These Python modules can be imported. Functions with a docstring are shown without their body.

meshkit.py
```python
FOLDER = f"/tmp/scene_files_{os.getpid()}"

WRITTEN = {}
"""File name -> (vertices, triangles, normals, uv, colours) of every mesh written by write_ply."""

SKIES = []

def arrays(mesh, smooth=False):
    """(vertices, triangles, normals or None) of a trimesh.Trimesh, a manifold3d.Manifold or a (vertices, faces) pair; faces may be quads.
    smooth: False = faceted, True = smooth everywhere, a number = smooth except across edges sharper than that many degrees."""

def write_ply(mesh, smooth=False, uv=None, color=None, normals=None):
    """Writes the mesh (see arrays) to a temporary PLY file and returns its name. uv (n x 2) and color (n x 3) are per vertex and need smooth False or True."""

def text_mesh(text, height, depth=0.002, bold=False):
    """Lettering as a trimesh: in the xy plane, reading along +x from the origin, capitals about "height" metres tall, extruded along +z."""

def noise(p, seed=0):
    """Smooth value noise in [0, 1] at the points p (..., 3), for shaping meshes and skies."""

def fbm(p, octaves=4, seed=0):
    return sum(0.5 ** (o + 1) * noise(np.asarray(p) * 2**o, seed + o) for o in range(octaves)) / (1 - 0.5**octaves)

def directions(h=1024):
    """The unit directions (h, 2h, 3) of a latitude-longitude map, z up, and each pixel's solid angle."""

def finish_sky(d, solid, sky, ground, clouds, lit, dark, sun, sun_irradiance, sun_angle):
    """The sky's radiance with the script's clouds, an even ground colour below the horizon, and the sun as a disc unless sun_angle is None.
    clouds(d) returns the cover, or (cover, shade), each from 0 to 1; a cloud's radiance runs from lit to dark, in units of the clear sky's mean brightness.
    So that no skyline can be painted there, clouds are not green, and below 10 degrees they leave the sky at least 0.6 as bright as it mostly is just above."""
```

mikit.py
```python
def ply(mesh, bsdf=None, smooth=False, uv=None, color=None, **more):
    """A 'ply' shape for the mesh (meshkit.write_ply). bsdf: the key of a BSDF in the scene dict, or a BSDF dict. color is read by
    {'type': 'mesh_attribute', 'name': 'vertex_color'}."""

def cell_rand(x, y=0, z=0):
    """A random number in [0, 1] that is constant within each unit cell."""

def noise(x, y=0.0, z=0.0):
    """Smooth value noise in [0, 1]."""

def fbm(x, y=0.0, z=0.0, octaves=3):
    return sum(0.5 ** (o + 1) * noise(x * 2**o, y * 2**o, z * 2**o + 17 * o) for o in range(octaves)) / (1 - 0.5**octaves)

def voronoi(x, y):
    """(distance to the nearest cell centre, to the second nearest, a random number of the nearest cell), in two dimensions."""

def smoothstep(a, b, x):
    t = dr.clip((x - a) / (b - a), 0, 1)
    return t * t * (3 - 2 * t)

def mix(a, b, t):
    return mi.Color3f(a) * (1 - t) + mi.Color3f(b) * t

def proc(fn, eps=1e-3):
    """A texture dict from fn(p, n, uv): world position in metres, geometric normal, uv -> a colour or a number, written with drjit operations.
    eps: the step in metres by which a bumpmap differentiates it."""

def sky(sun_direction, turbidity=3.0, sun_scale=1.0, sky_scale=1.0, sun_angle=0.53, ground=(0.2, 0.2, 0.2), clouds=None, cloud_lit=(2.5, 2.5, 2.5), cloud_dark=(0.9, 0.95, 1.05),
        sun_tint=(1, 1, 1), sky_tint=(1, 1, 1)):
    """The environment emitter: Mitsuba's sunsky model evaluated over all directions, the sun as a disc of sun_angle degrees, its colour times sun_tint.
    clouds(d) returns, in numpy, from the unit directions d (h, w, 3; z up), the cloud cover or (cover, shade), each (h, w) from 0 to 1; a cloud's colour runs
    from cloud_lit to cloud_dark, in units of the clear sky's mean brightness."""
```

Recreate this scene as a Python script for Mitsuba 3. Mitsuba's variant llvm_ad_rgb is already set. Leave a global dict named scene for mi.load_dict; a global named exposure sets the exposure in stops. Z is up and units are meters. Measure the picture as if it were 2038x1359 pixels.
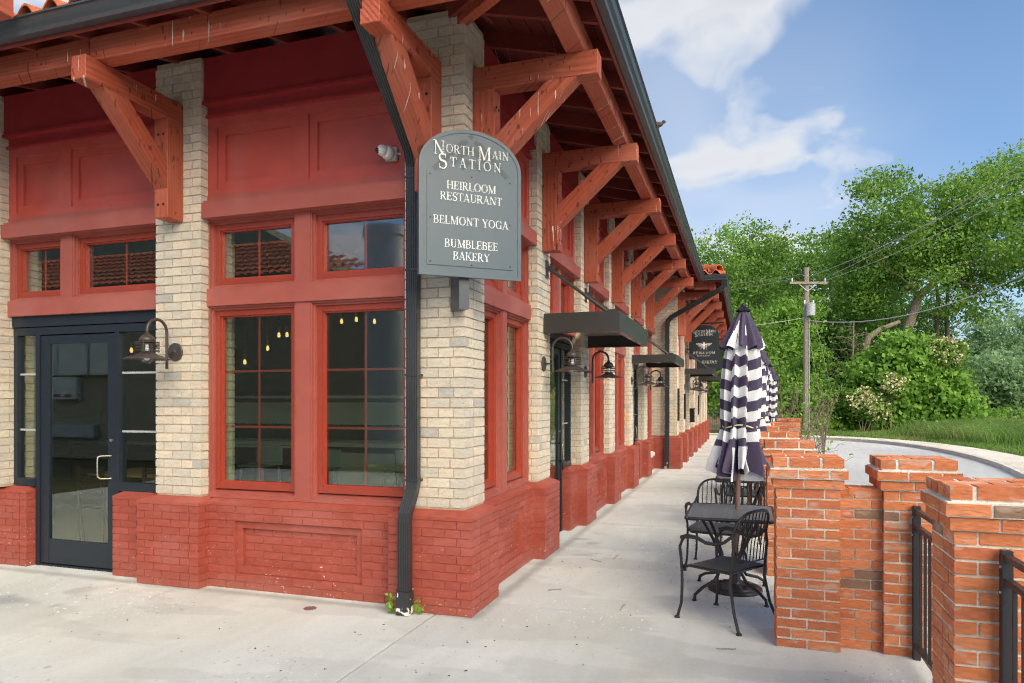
import math, numpy as np, mitsuba as mi, mikit, meshkit
import drjit as dr
from mikit import proc, noise, fbm, cell_rand, smoothstep, mix, voronoi
from shapely.geometry import Polygon, LineString, Point, box as sbox
from shapely.ops import unary_union
from shapely import affinity
import trimesh

T = mi.ScalarTransform4f
scene, labels = {}, {}
exposure = 2.53

# ---------------------------------------------------------------- camera
YAW = math.atan(463 / 1395)
scene['camera'] = {'type': 'perspective', 'fov': 2 * math.degrees(math.atan(1019 / 1395)), 'fov_axis': 'x',
                   'to_world': T().look_at(origin=[0, 0, 1.70], target=[-math.sin(YAW), math.cos(YAW), 1.70], up=[0, 0, 1]),
                   'principal_point_offset_y': -118.5 / 1359, 'near_clip': 0.05, 'far_clip': 3000.0}

# ---------------------------------------------------------------- sky: bright day, sun veiled by thin cloud
def clouds(d):
    ca, sa = math.cos(math.radians(2)), math.sin(math.radians(2))
    x, y, z = d[..., 0] * ca - d[..., 1] * sa, d[..., 1] * ca + d[..., 0] * sa, np.maximum(d[..., 2], 0.0)
    k = 1.0 / (z + 0.10)
    p = np.stack([x * k * 1.5 + 3.1, y * k * .95 + 0.4, np.zeros_like(x)], -1)
    w, w2 = meshkit.fbm(p * 2.6, 4, 11) - 0.5, meshkit.fbm(p * 2.6 + 5.3, 4, 12) - 0.5
    q = p + 0.55 * np.stack([w, w2, w * 0], -1)
    n = meshkit.fbm(q * np.array([1.7, 2.3, 1]), 7, 25)
    az = np.degrees(np.arctan2(x, y))
    big = meshkit.fbm(p * 0.6 + 7.7, 2, 3)
    clear = 0.5 + 0.5 * np.tanh((az - 9.0 + 14 * (big - .5)) / 5.0)          # a clear sector of the sky
    clear = clear * np.clip((75 - np.abs(az - 40)) / 20, 0, 1)
    thr = 0.385 + 0.27 * clear
    c = np.clip((n - thr) / 0.27, 0, 1)
    c = c * c * (3 - 2 * c)
    c = c * np.clip(.42 + 1.25 * meshkit.fbm(q * np.array([5.5, 7.5, 1]) + 3, 4, 9), 0, 1)
    veil = .42 * np.clip((meshkit.fbm(p * .9 + 2, 3, 8) - .35) / .3, 0, 1) * (1 - clear * .8)
    haze = np.clip(1 - z / 0.30, 0, 1) ** 2 * 0.45
    return np.clip(np.maximum(np.maximum(c * 0.90, veil), haze), 0, 1), np.clip((n - thr - 0.10) / 0.3, 0, 1) * 0.6

scene['sky'] = mikit.sky((0.60, -0.66, 0.55), turbidity=3.0, sun_scale=0.55, sky_scale=0.85, sun_angle=46, clouds=clouds,
                         cloud_lit=(2.25, 2.25, 2.25), cloud_dark=(1.5, 1.55, 1.65), sun_tint=(0.93, 1.0, 1.10), sky_tint=(0.92, 1.02, 1.14))

# ---------------------------------------------------------------- helpers
rng = np.random.default_rng(7)

class MB:
    """Collects pieces; build() makes them ONE mesh of the scene. uv holds two random numbers per piece."""
    def __init__(s, fr=None):
        s.v, s.f, s.u, s.n, s.fr = [], [], [], 0, fr
    def add(s, v, f, uv=None):
        v = np.asarray(v, float).reshape(-1, 3)
        if s.fr is not None:
            v = s.fr(v)
        f = np.asarray(f, int)
        if f.ndim == 2 and f.shape[1] == 4:
            f = np.vstack([f[:, [0, 1, 2]], f[:, [0, 2, 3]]])
        s.v.append(v); s.f.append(f + s.n); s.n += len(v)
        s.u.append(np.tile(rng.random(2), (len(v), 1)) if uv is None else np.tile(uv, (len(v), 1)) if np.ndim(uv) == 1 else np.asarray(uv, float))
        return s
    def hexa(s, c, uv=None):
        """8 corners: bottom ring 0-3 counter-clockwise, top ring 4-7."""
        return s.add(c, [[3, 2, 1, 0], [4, 5, 6, 7], [0, 1, 5, 4], [1, 2, 6, 5], [2, 3, 7, 6], [3, 0, 4, 7]], uv)
    def box(s, x0, x1, y0, y1, z0, z1, uv=None):
        return s.hexa([[x0, y0, z0], [x1, y0, z0], [x1, y1, z0], [x0, y1, z0], [x0, y0, z1], [x1, y0, z1], [x1, y1, z1], [x0, y1, z1]], uv)
    def cbox(s, x0, x1, y0, y1, z0, z1, c=0.006, uv=None):
        """box with all edges chamfered"""
        lo, hi = np.array([x0, y0, z0], float), np.array([x1, y1, z1], float)
        m, h = (lo + hi) / 2, (hi - lo) / 2
        pts = []
        for sx in (-1, 1):
            for sy in (-1, 1):
                for sz in (-1, 1):
                    sg = np.array([sx, sy, sz])
                    for k in range(3):
                        hh = h - c
                        hh[k] = h[k]
                        pts.append(m + sg * hh)
        hull = trimesh.Trimesh(np.array(pts)).convex_hull
        return s.add(hull.vertices, hull.faces, uv)
    def bar(s, p, q, w, h, up=(0, 0, 1), c=0.0, uv=None):
        """beam from p to q, w wide, h high along 'up' (made perpendicular)"""
        p, q, up = np.array(p, float), np.array(q, float), np.array(up, float)
        d = q - p; d /= np.linalg.norm(d)
        a = np.cross(d, up); a /= np.linalg.norm(a)
        b = np.cross(a, d)
        if c <= 0:
            cs = [p - a * w / 2 - b * h / 2, q - a * w / 2 - b * h / 2, q + a * w / 2 - b * h / 2, p + a * w / 2 - b * h / 2]
            return s.hexa(cs + [x + b * h for x in cs], uv)
        L = np.linalg.norm(q - p); pts = []
        for sx in (-1, 1):
            for sy in (-1, 1):
                for sz in (-1, 1):
                    for k in range(3):
                        hh = np.array([L / 2 - c, w / 2 - c, h / 2 - c]); hh[k] += c
                        pts.append((p + q) / 2 + d * sx * hh[0] + a * sy * hh[1] + b * sz * hh[2])
        hull = trimesh.Trimesh(np.array(pts)).convex_hull
        return s.add(hull.vertices, hull.faces, uv)
    def tube(s, pts, r, n=8, caps=True, uv=None):
        p = np.asarray(pts, float)
        r = np.broadcast_to(np.asarray(r, float), (len(p),))
        t = np.gradient(p, axis=0); t /= np.linalg.norm(t, axis=1, keepdims=True) + 1e-12
        ref = np.array([0, 0, 1.0]) if abs(t[0, 2]) < 0.9 else np.array([1.0, 0, 0])
        a = np.cross(t[0], ref); a /= np.linalg.norm(a)
        A = [a]
        for i in range(1, len(p)):
            a = A[-1] - t[i] * (A[-1] @ t[i]); A.append(a / (np.linalg.norm(a) + 1e-12))
        A = np.array(A); Bn = np.cross(t, A)
        ang = np.arange(n) * 2 * np.pi / n
        v = p[:, None] + r[:, None, None] * (np.cos(ang)[None, :, None] * A[:, None] + np.sin(ang)[None, :, None] * Bn[:, None])
        i, j = np.meshgrid(np.arange(len(p) - 1), np.arange(n), indexing='ij')
        q = np.stack([i * n + j, i * n + (j + 1) % n, (i + 1) * n + (j + 1) % n, (i + 1) * n + j], -1).reshape(-1, 4)
        f = [q[:, [0, 1, 2]], q[:, [0, 2, 3]]]
        v = v.reshape(-1, 3)
        if caps:
            v = np.vstack([v, p[0], p[-1]]); c0, c1 = len(v) - 2, len(v) - 1
            k = np.arange(n)
            f += [np.stack([np.full(n, c0), (k + 1) % n, k], 1), np.stack([np.full(n, c1), (len(p) - 1) * n + k, (len(p) - 1) * n + (k + 1) % n], 1)]
        return s.add(v, np.vstack(f), uv)
    def lathe(s, prof, c=(0, 0, 0), n=20):
        """profile [(r, z)] about the z axis through c"""
        prof = np.asarray(prof, float); m = len(prof)
        ang = np.arange(n) * 2 * np.pi / n
        v = np.stack([prof[:, None, 0] * np.cos(ang), prof[:, None, 0] * np.sin(ang), np.broadcast_to(prof[:, None, 1], (m, n))], -1).reshape(-1, 3) + np.array(c)
        i, j = np.meshgrid(np.arange(m - 1), np.arange(n), indexing='ij')
        q = np.stack([i * n + j, i * n + (j + 1) % n, (i + 1) * n + (j + 1) % n, (i + 1) * n + j], -1).reshape(-1, 4)
        return s.add(v, q)
    def poly(s, shape, depth, fn=None, uv=None):
        """shapely shape extruded by depth along local z; fn maps (n,3)"""
        for g in getattr(shape, 'geoms', [shape]):
            if g.is_empty or g.area < 1e-9:
                continue
            m = trimesh.creation.extrude_polygon(g, depth, engine='earcut')
            v = np.array(m.vertices)
            s.add(v if fn is None else fn(v), m.faces, uv)
        return s
    def grid(s, P, uv=None):
        """P (m,n,3) surface"""
        m, n = P.shape[:2]
        i, j = np.meshgrid(np.arange(m - 1), np.arange(n - 1), indexing='ij')
        q = np.stack([i * n + j, i * n + j + 1, (i + 1) * n + j + 1, (i + 1) * n + j], -1).reshape(-1, 4)
        return s.add(P.reshape(-1, 3), q, uv)
    def build(s, name, bsdf, smooth=False, uv=True, kind=None, label=None, **more):
        key = numbered(name)
        v, f = np.vstack(s.v), np.vstack(s.f)
        if smooth is True or smooth is False:
            scene[key] = mikit.ply((v, f), bsdf, smooth, uv=np.vstack(s.u) if uv else None, **more)
        else:
            scene[key] = mikit.ply((v, f), bsdf, smooth, **more)
        if kind or label:
            labels[key] = {}
            if kind: labels[key]['kind'] = kind
            if label: labels[key]['label'] = label
        return key

_count = {}
def numbered(base):
    n = _count.get(base, 0); _count[base] = n + 1
    return base if n == 0 else f'{base}_{n:03d}'
def thing(name, label, cat, group=None):
    key = numbered(name)
    labels[key] = {'label': label, 'category': cat}
    if group: labels[key]['group'] = group
    return key
def tag(key, label, cat, group=None, kind=None):
    labels[key] = {'label': label, 'category': cat}
    if group: labels[key]['group'] = group
    if kind: labels[key]['kind'] = kind
    return key
def one(mb, name, bsdf, label, cat, group=None, smooth=False, **kw):
    return tag(mb.build(name, bsdf, smooth, **kw), label, cat, group)
def struct(mb, name, bsdf, label=None, smooth=False, kind='structure'):
    k = mb.build(name, bsdf, smooth)
    labels[k] = {'kind': kind}
    if label: labels[k]['label'] = label
    return k
def placed(x=0, y=0, z=0, deg=0, s=1.0):
    a = math.radians(deg); c_, s_ = math.cos(a), math.sin(a)
    R = np.array([[c_, -s_, 0], [s_, c_, 0], [0, 0, 1]])
    return lambda v: (v * s) @ R.T + np.array([x, y, z])

def along(k):
    """uv of a timber: the whole part of u says which way its grain runs (0 x, 1 y, 2 z, 3 and 4 the two braces)"""
    return np.array([k + .98 * rng.random(), rng.random()])

# ---------------------------------------------------------------- materials
def two(b): return {'type': 'twosided', 'bsdf': b}
def rgb(*c): return {'type': 'rgb', 'value': list(c)}
def pr(col, rough=0.6, bump=None, bs=1.0, **kw):
    b = {'type': 'principled', 'base_color': col if isinstance(col, dict) else rgb(*col), 'roughness': rough, **kw}
    if bump is not None:
        b = {'type': 'bumpmap', 'scale': bs, 'bump': bump, 'bsdf': b}
    return two(b)
def C(*c): return mi.Color3f(*c)
def fm(a, m): return a - m * dr.floor(a / m)

def tan_c(p, n, uv):
    r, r2 = uv.x, uv.y
    c = mix(C(.63, .565, .455), C(.55, .505, .43), smoothstep(0, .6, r))
    c = mix(c, C(.43, .42, .385), smoothstep(.95, .96, r))
    c = mix(c, C(.68, .56, .44), smoothstep(.62, .66, r2) * .5)
    g = fbm(p.x * 26, p.y * 26, p.z * 60, 3)
    m = noise(p.x * 7, p.y * 7, p.z * 16)
    c = c * (0.80 + 0.36 * g) * (.93 + .14 * m)
    rust = smoothstep(.70, .80, fbm(p.x * 3, p.y * 3, p.z * 2.2 + 9, 2)) * smoothstep(6.5, 7.5, p.y) * smoothstep(3.1, 2.6, p.z)
    c = mix(c, c * C(1.05, .72, .5), rust * .55)
    sp = smoothstep(.80, .86, noise(p.x * 120, p.y * 120, p.z * 120))
    return c * (1 - .30 * sp)
def tan_b(p, n, uv): return fbm(p.x * 55, p.y * 55, p.z * 110, 3)
scene['m_tan_brick'] = pr(proc(tan_c), .85, proc(tan_b), .004)
scene['m_tan_mortar'] = pr(proc(lambda p, n, uv: C(.45, .365, .25) * (.75 + .5 * fbm(p.x * 40, p.y * 40, p.z * 40, 2))), .95)
def red_c(p, n, uv):
    c = C(.335, .071, .048) * (.93 + .14 * uv.x)
    g = fbm(p.x * 18, p.y * 18, p.z * 30, 3)
    c = c * (.82 + .36 * g)
    chalk = smoothstep(.45, .75, fbm(p.x * 2.2, p.y * 2.2, p.z * 3.5, 3))
    c = mix(c, C(.42, .135, .11), chalk * .45)
    low = smoothstep(.26, .02, p.z + .12 * noise(p.x * 5, p.y * 5, p.z * 5))
    c = mix(c, C(.30, .11, .085), low * .40)
    sp = smoothstep(.885, .90, noise(p.x * 62, p.y * 62, p.z * 62)) * smoothstep(.48, .62, noise(p.x * 4 + 3, p.y * 4, p.z * 6)) * smoothstep(.8, .1, p.z)
    return mix(c, C(.72, .66, .6), sp * .85)
scene['m_red_brick'] = pr(proc(red_c), .5, proc(lambda p, n, uv: fbm(p.x * 60, p.y * 60, p.z * 90, 3)), .002, specular=.35)
scene['m_red_joint'] = pr(proc(lambda p, n, uv: red_c(p, n, mi.Point2f(.5, .5)) * .97), .65)
def org_c(p, n, uv):
    r = uv.x
    c = mix(C(.56, .182, .074), C(.48, .145, .064), smoothstep(.2, .8, uv.y))
    c = mix(c, C(.64, .235, .11), smoothstep(.70, .74, r) * .8)
    c = mix(c, C(.235, .135, .09), smoothstep(.95, .955, r))
    g = fbm(p.x * 30, p.y * 30, p.z * 70, 3)
    c = c * (.74 + .5 * g)
    br = smoothstep(.66, .74, fbm(p.x * 9, p.y * 9, p.z * 14, 3))
    c = mix(c, C(.32, .14, .085), br * .35)
    wh = smoothstep(.58, .74, fbm(p.x * 9 + 5, p.y * 9, p.z * 16 + 3, 3))
    return mix(c, C(.60, .48, .40), wh * .4)
scene['m_orange_brick'] = pr(proc(org_c), .85, proc(lambda p, n, uv: fbm(p.x * 45, p.y * 45, p.z * 130, 3)), .009)
scene['m_grey_mortar'] = pr(proc(lambda p, n, uv: mix(C(.50, .47, .40), C(.72, .69, .63), smoothstep(.4, .7, fbm(p.x * 6, p.y * 6, p.z * 8, 2)) * .75 + smoothstep(1.05, 1.2, p.z) * .25) * (.8 + .4 * noise(p.x * 90, p.y * 90, p.z * 90))), .95)

def painted(base, var=.13, chalk=.22):
    b = C(*base)
    def f(p, n, uv):
        g = fbm(p.x * 5, p.y * 5, p.z * 5, 3)
        s = fbm(p.x * 2.2 + p.y * 2.2, p.z * .8, 0, 2)
        c = b * (1 - var + 2 * var * g) * (.96 + .08 * uv.x)
        return mix(c, b * .7 + C(.17, .13, .12), smoothstep(.5, .8, s) * chalk)
    return proc(f)
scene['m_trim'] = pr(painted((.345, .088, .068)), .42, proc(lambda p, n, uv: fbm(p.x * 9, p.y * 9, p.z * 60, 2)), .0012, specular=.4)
scene['m_panel'] = pr(painted((.42, .068, .052)), .40, specular=.45)
scene['m_sash'] = pr(painted((.30, .046, .026), .06, .05), .32, specular=.5)
scene['m_muntin'] = pr((.36, .045, .024), .4)
def wood_axes(p, uv):
    k = dr.floor(uv.x); h = .7071
    pick = lambda a0, a1, a2, a3, a4: dr.select(k < .5, a0, dr.select(k < 1.5, a1, dr.select(k < 2.5, a2, dr.select(k < 3.5, a3, a4))))
    a = pick(p.x, p.y, p.z, (p.z - p.y) * h, (p.z + p.x) * h)
    b = pick(p.y, p.z, p.x, (p.z + p.y) * h, (p.z - p.x) * h)
    c = pick(p.z, p.x, p.y, p.x, p.y)
    return a, b, c, (uv.x - k) * 37
def wood_h(p, uv):
    a, b, c, q = wood_axes(p, uv)
    w = fbm(a * .9 + q, b * 5, c * 5, 3)
    ring = dr.sin(b * 130 + c * 170 + 16 * w + q * 5) * .5 + .5
    return ring, fbm(a * 5 + q, b * 95, c * 95, 2), a, q
def wood_c(p, n, uv):
    ring, fine, a, q = wood_h(p, uv)
    c = mix(C(.45, .106, .058), C(.34, .073, .042), .55 * ring + .9 * (fine - .35))
    c = c * (.86 + .28 * uv.y)
    fade = smoothstep(.45, .8, fbm(p.x * 1.6 + q, p.y * 1.6, p.z * 1.6, 2))
    c = mix(c, C(.52, .20, .135), fade * .35)
    check = smoothstep(.70, .76, fbm(a * 1.3 + q, p.x * 40 + p.y * 40, p.z * 40 * .3, 2)) * .5
    c = c * (1 - check)
    drop = smoothstep(.86, .90, noise(p.x * 78 + p.y * 78, p.z * 8 + 3 * uv.y, 4)) * smoothstep(.60, .70, noise(p.x * 3.1 + 5, p.y * 3.1, p.z * 2.2 + 3))
    return mix(c, C(.70, .66, .60), drop * .85)
scene['m_timber'] = pr(proc(wood_c), .55, proc(lambda p, n, uv: .5 * wood_h(p, uv)[0] + wood_h(p, uv)[1]), .0022, specular=.3)
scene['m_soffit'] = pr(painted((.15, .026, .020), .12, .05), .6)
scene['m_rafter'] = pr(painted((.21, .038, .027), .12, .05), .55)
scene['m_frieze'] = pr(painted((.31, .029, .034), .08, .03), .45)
scene['m_gutter'] = pr((.052, .062, .073), .34, specular=.6)
def spout_c(p, n, uv):
    c = C(.030, .032, .036) * (.8 + .4 * fbm(p.x * 9, p.y * 9, p.z * 3, 2))
    chip = smoothstep(.50, .54, fbm(p.x * 26, p.y * 26, p.z * 22, 3)) * smoothstep(.09, .05, p.z) + smoothstep(.66, .70, fbm(p.x * 24 + 4, p.y * 24, p.z * 15, 3)) * smoothstep(.26, .18, p.z)
    return mix(c, C(.72, .70, .66), dr.minimum(chip, 1.0))
scene['m_spout'] = pr(proc(spout_c), .24, specular=.5)
scene['m_door'] = pr((.018, .025, .036), .30, specular=.4)
scene['m_bronze'] = pr((.075, .062, .058), .38, specular=.5, metallic=.3)
scene['m_canopy'] = pr((.040, .038, .038), .33, specular=.55)
scene['m_iron'] = pr((.022, .023, .026), .38, specular=.5)
scene['m_rail'] = pr((.024, .023, .028), .36, specular=.5)
scene['m_sign'] = pr((.088, .120, .146), .38, specular=.45)
scene['m_sign_mark'] = pr((.055, .076, .088), .45)
scene['m_sign_dark'] = pr((.016, .024, .030), .4)
scene['m_white'] = pr((.80, .80, .78), .5)
scene['m_white_plastic'] = pr((.74, .74, .72), .35)
scene['m_grey_plastic'] = pr((.42, .42, .42), .45)
scene['m_black'] = pr((.012, .012, .013), .3)
scene['m_brass'] = two({'type': 'roughconductor', 'material': 'none', 'alpha': .25, 'specular_reflectance': rgb(.40, .36, .29)})
scene['m_steel'] = two({'type': 'roughconductor', 'material': 'none', 'alpha': .28, 'specular_reflectance': rgb(.6, .62, .64)})
scene['m_glass'] = {'type': 'thindielectric', 'int_ior': 2.1, 'specular_transmittance': rgb(.80, .90, .84)}
scene['m_glass_door'] = {'type': 'thindielectric', 'int_ior': 2.0, 'specular_reflectance': rgb(.95, 1.0, .86), 'specular_transmittance': rgb(.66, .76, .66)}
scene['m_glass_low'] = {'type': 'thindielectric', 'int_ior': 1.85, 'specular_reflectance': rgb(.95, 1.0, .88), 'specular_transmittance': rgb(.60, .72, .60)}
scene['m_bulb_glass'] = {'type': 'thindielectric', 'int_ior': 1.4}
def conc_c(p, n, uv):
    big = fbm(p.x * .45, p.y * .45, 3, 4)
    c = mix(C(.474, .494, .476), C(.576, .600, .586), smoothstep(.3, .7, big))
    blot = fbm(p.x * 1.7 + 3, p.y * 1.2, 0, 4)
    c = c * (.90 + .2 * blot)
    tint = smoothstep(.5, .72, fbm(p.x * .8 + 9, p.y * .8 + 2, 0, 3))
    c = mix(c, c * C(1.01, .97, .90), tint * .5)
    c = c * (.965 + .07 * noise(p.x * 75, p.y * 75, 0)) * (.97 + .06 * noise(p.x * 14, p.y * 3, 0)) * (.96 + .06 * uv.x)
    spots = .5 * smoothstep(.90, .915, noise(p.x * 38, p.y * 30, 0)) * smoothstep(.50, .66, noise(p.x * 1.3 + 4, p.y * 1.3, 0))
    c = mix(c, C(.13, .11, .085), spots * .8)
    stain = smoothstep(.60, .75, fbm(p.x * 2.3 + 1, p.y * 2.3, 7, 3)) * smoothstep(.55, .7, noise(p.x * .5, p.y * .5, 4))
    c = c * (1 - .26 * stain) * (1 - .10 * smoothstep(.52, .60, fbm(p.x * .9 + 6, p.y * 2.6, 2, 4)))
    wsp = smoothstep(.90, .915, noise(p.x * 45 + 9, p.y * 40, 0)) * smoothstep(.5, .66, noise(p.x * 1.1, p.y * 1.1 + 8, 0))
    c = mix(c, C(.78, .77, .74), wsp * .8)
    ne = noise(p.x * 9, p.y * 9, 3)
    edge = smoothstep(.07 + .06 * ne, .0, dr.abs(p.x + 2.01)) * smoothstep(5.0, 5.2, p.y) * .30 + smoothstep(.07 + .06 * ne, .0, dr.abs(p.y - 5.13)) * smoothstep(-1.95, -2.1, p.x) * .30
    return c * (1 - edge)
scene['m_concrete'] = pr(proc(conc_c), .85, proc(lambda p, n, uv: fbm(p.x * 30, p.y * 30, 0, 3)), .0025, specular=.25)
scene['m_joint'] = pr((.13, .12, .10), .95)
def asph_c(p, n, uv):
    c = C(.415, .43, .44) * (.90 + .2 * fbm(p.x * .5, p.y * .5, 0, 3)) * (.95 + .1 * noise(p.x * 40, p.y * 40, 0))
    tar = smoothstep(.006, .0, dr.abs(fbm(p.x * .22, p.y * .22, 2, 3) - .5))
    return c * (1 - .30 * tar) * (.94 + .12 * smoothstep(.4, .6, fbm(p.x * .35 + 3, p.y * .12, 4, 2)))
scene['m_asphalt'] = pr(proc(asph_c), .9)
scene['m_walk'] = pr(proc(lambda p, n, uv: C(.58, .545, .48) * (.88 + .2 * fbm(p.x * 1.2, p.y * 1.2, 0, 3)) * (.95 + .1 * uv.x)), .9)
scene['m_kerb'] = pr(proc(lambda p, n, uv: C(.52, .50, .46) * (.8 + .4 * fbm(p.x * 2, p.y * 2, p.z * 2, 3))), .9)
scene['m_soil'] = pr(proc(lambda p, n, uv: mix(C(.07, .085, .03), C(.12, .10, .06), fbm(p.x * .6, p.y * .6, 0, 4)) * (.7 + .6 * fbm(p.x * 5, p.y * 5, 0, 3))), .95)
def clay_c(p, n, uv):
    c = mix(C(.60, .19, .085), C(.45, .115, .05), uv.x)
    c = mix(c, C(.30, .12, .075), smoothstep(.82, .9, uv.y) * .7)
    return c * (.78 + .44 * fbm(p.x * 8, p.y * 8, p.z * 8, 3))
scene['m_clay'] = pr(proc(clay_c), .75)
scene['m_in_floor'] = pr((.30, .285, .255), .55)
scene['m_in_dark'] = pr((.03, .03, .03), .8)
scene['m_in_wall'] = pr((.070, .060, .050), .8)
scene['m_in_counter'] = pr((.42, .41, .36), .5)
scene['m_in_wood'] = pr((.40, .26, .14), .45)
scene['m_in_darkwood'] = pr((.055, .022, .018), .4)
scene['m_umber'] = pr((.20, .115, .095), .45)
scene['m_canopy_deck'] = pr((.26, .235, .21), .35, specular=.6)
scene['m_bird'] = pr((.10, .07, .05), .8)
scene['m_seat'] = pr((.060, .064, .072), .36, specular=.7)
scene['m_iron_top'] = pr((.115, .125, .14), .38, specular=.8)
scene['m_tie'] = pr((.62, .60, .32), .7)
def stripe_c(p, n, uv):
    band = smoothstep(.47, .53, dr.abs(fm(uv.x + 20, 2.0) - 1.0))
    side = dr.select(uv.y > .05, dr.select(uv.y > .5, 1.0, 0.0), band)
    weave = .94 + .12 * noise(p.x * 160, p.y * 160, p.z * 160)
    return mix(C(.070, .056, .108), C(.76, .77, .79), side) * weave
scene['m_stripe'] = pr(proc(stripe_c), .8, sheen=.3)
# ================================================================ the station building
B = thing('station_building', 'long cream brick station building with red painted base, red windows and timber bracketed eaves', 'building')
XT, YT = -2.13, 5.21            # planes of the cream brick: side and front of the first wing
ZP, ZC = 0.75, 0.82             # painted base: top course, top of the sloped cap
ZTOP = 4.86
PX, PY_ = XT + .10, YT - .10    # planes of the painted piers

tan_list, red_list = [], []     # (box, holder)
FX = -math.sin(YAW); FY = math.cos(YAW)
def share(b):
    """rough share of the picture that a brick takes, seen from where people stand"""
    c = np.array([(b[0] + b[1]) / 2, (b[2] + b[3]) / 2, (b[4] + b[5]) / 2 - 1.7])
    d = np.linalg.norm(c); n = np.abs(c) / d
    dx, dy, dz = b[1] - b[0], b[3] - b[2], b[5] - b[4]
    t = c[0] * FX + c[1] * FY; u = (c[0] * FY - c[1] * FX) / t
    if t < .5 or abs(u) > .75 or c[2] / t > .62:
        return 0
    return (n[0] * dy * dz + n[1] * dx * dz) / d ** 2

def row(L, bl, jt, start):
    """cuts of a brick row: [(a, b)]"""
    out, a = [], 0.0
    first = bl if start == 0 else (bl - jt) / 2 if start == 1 else start
    n = first
    while a < L - 1e-4:
        b = min(a + n, L)
        if L - b < .05 + jt: b = L
        out.append((a, b)); a = b + jt; n = bl
    return out

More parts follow.
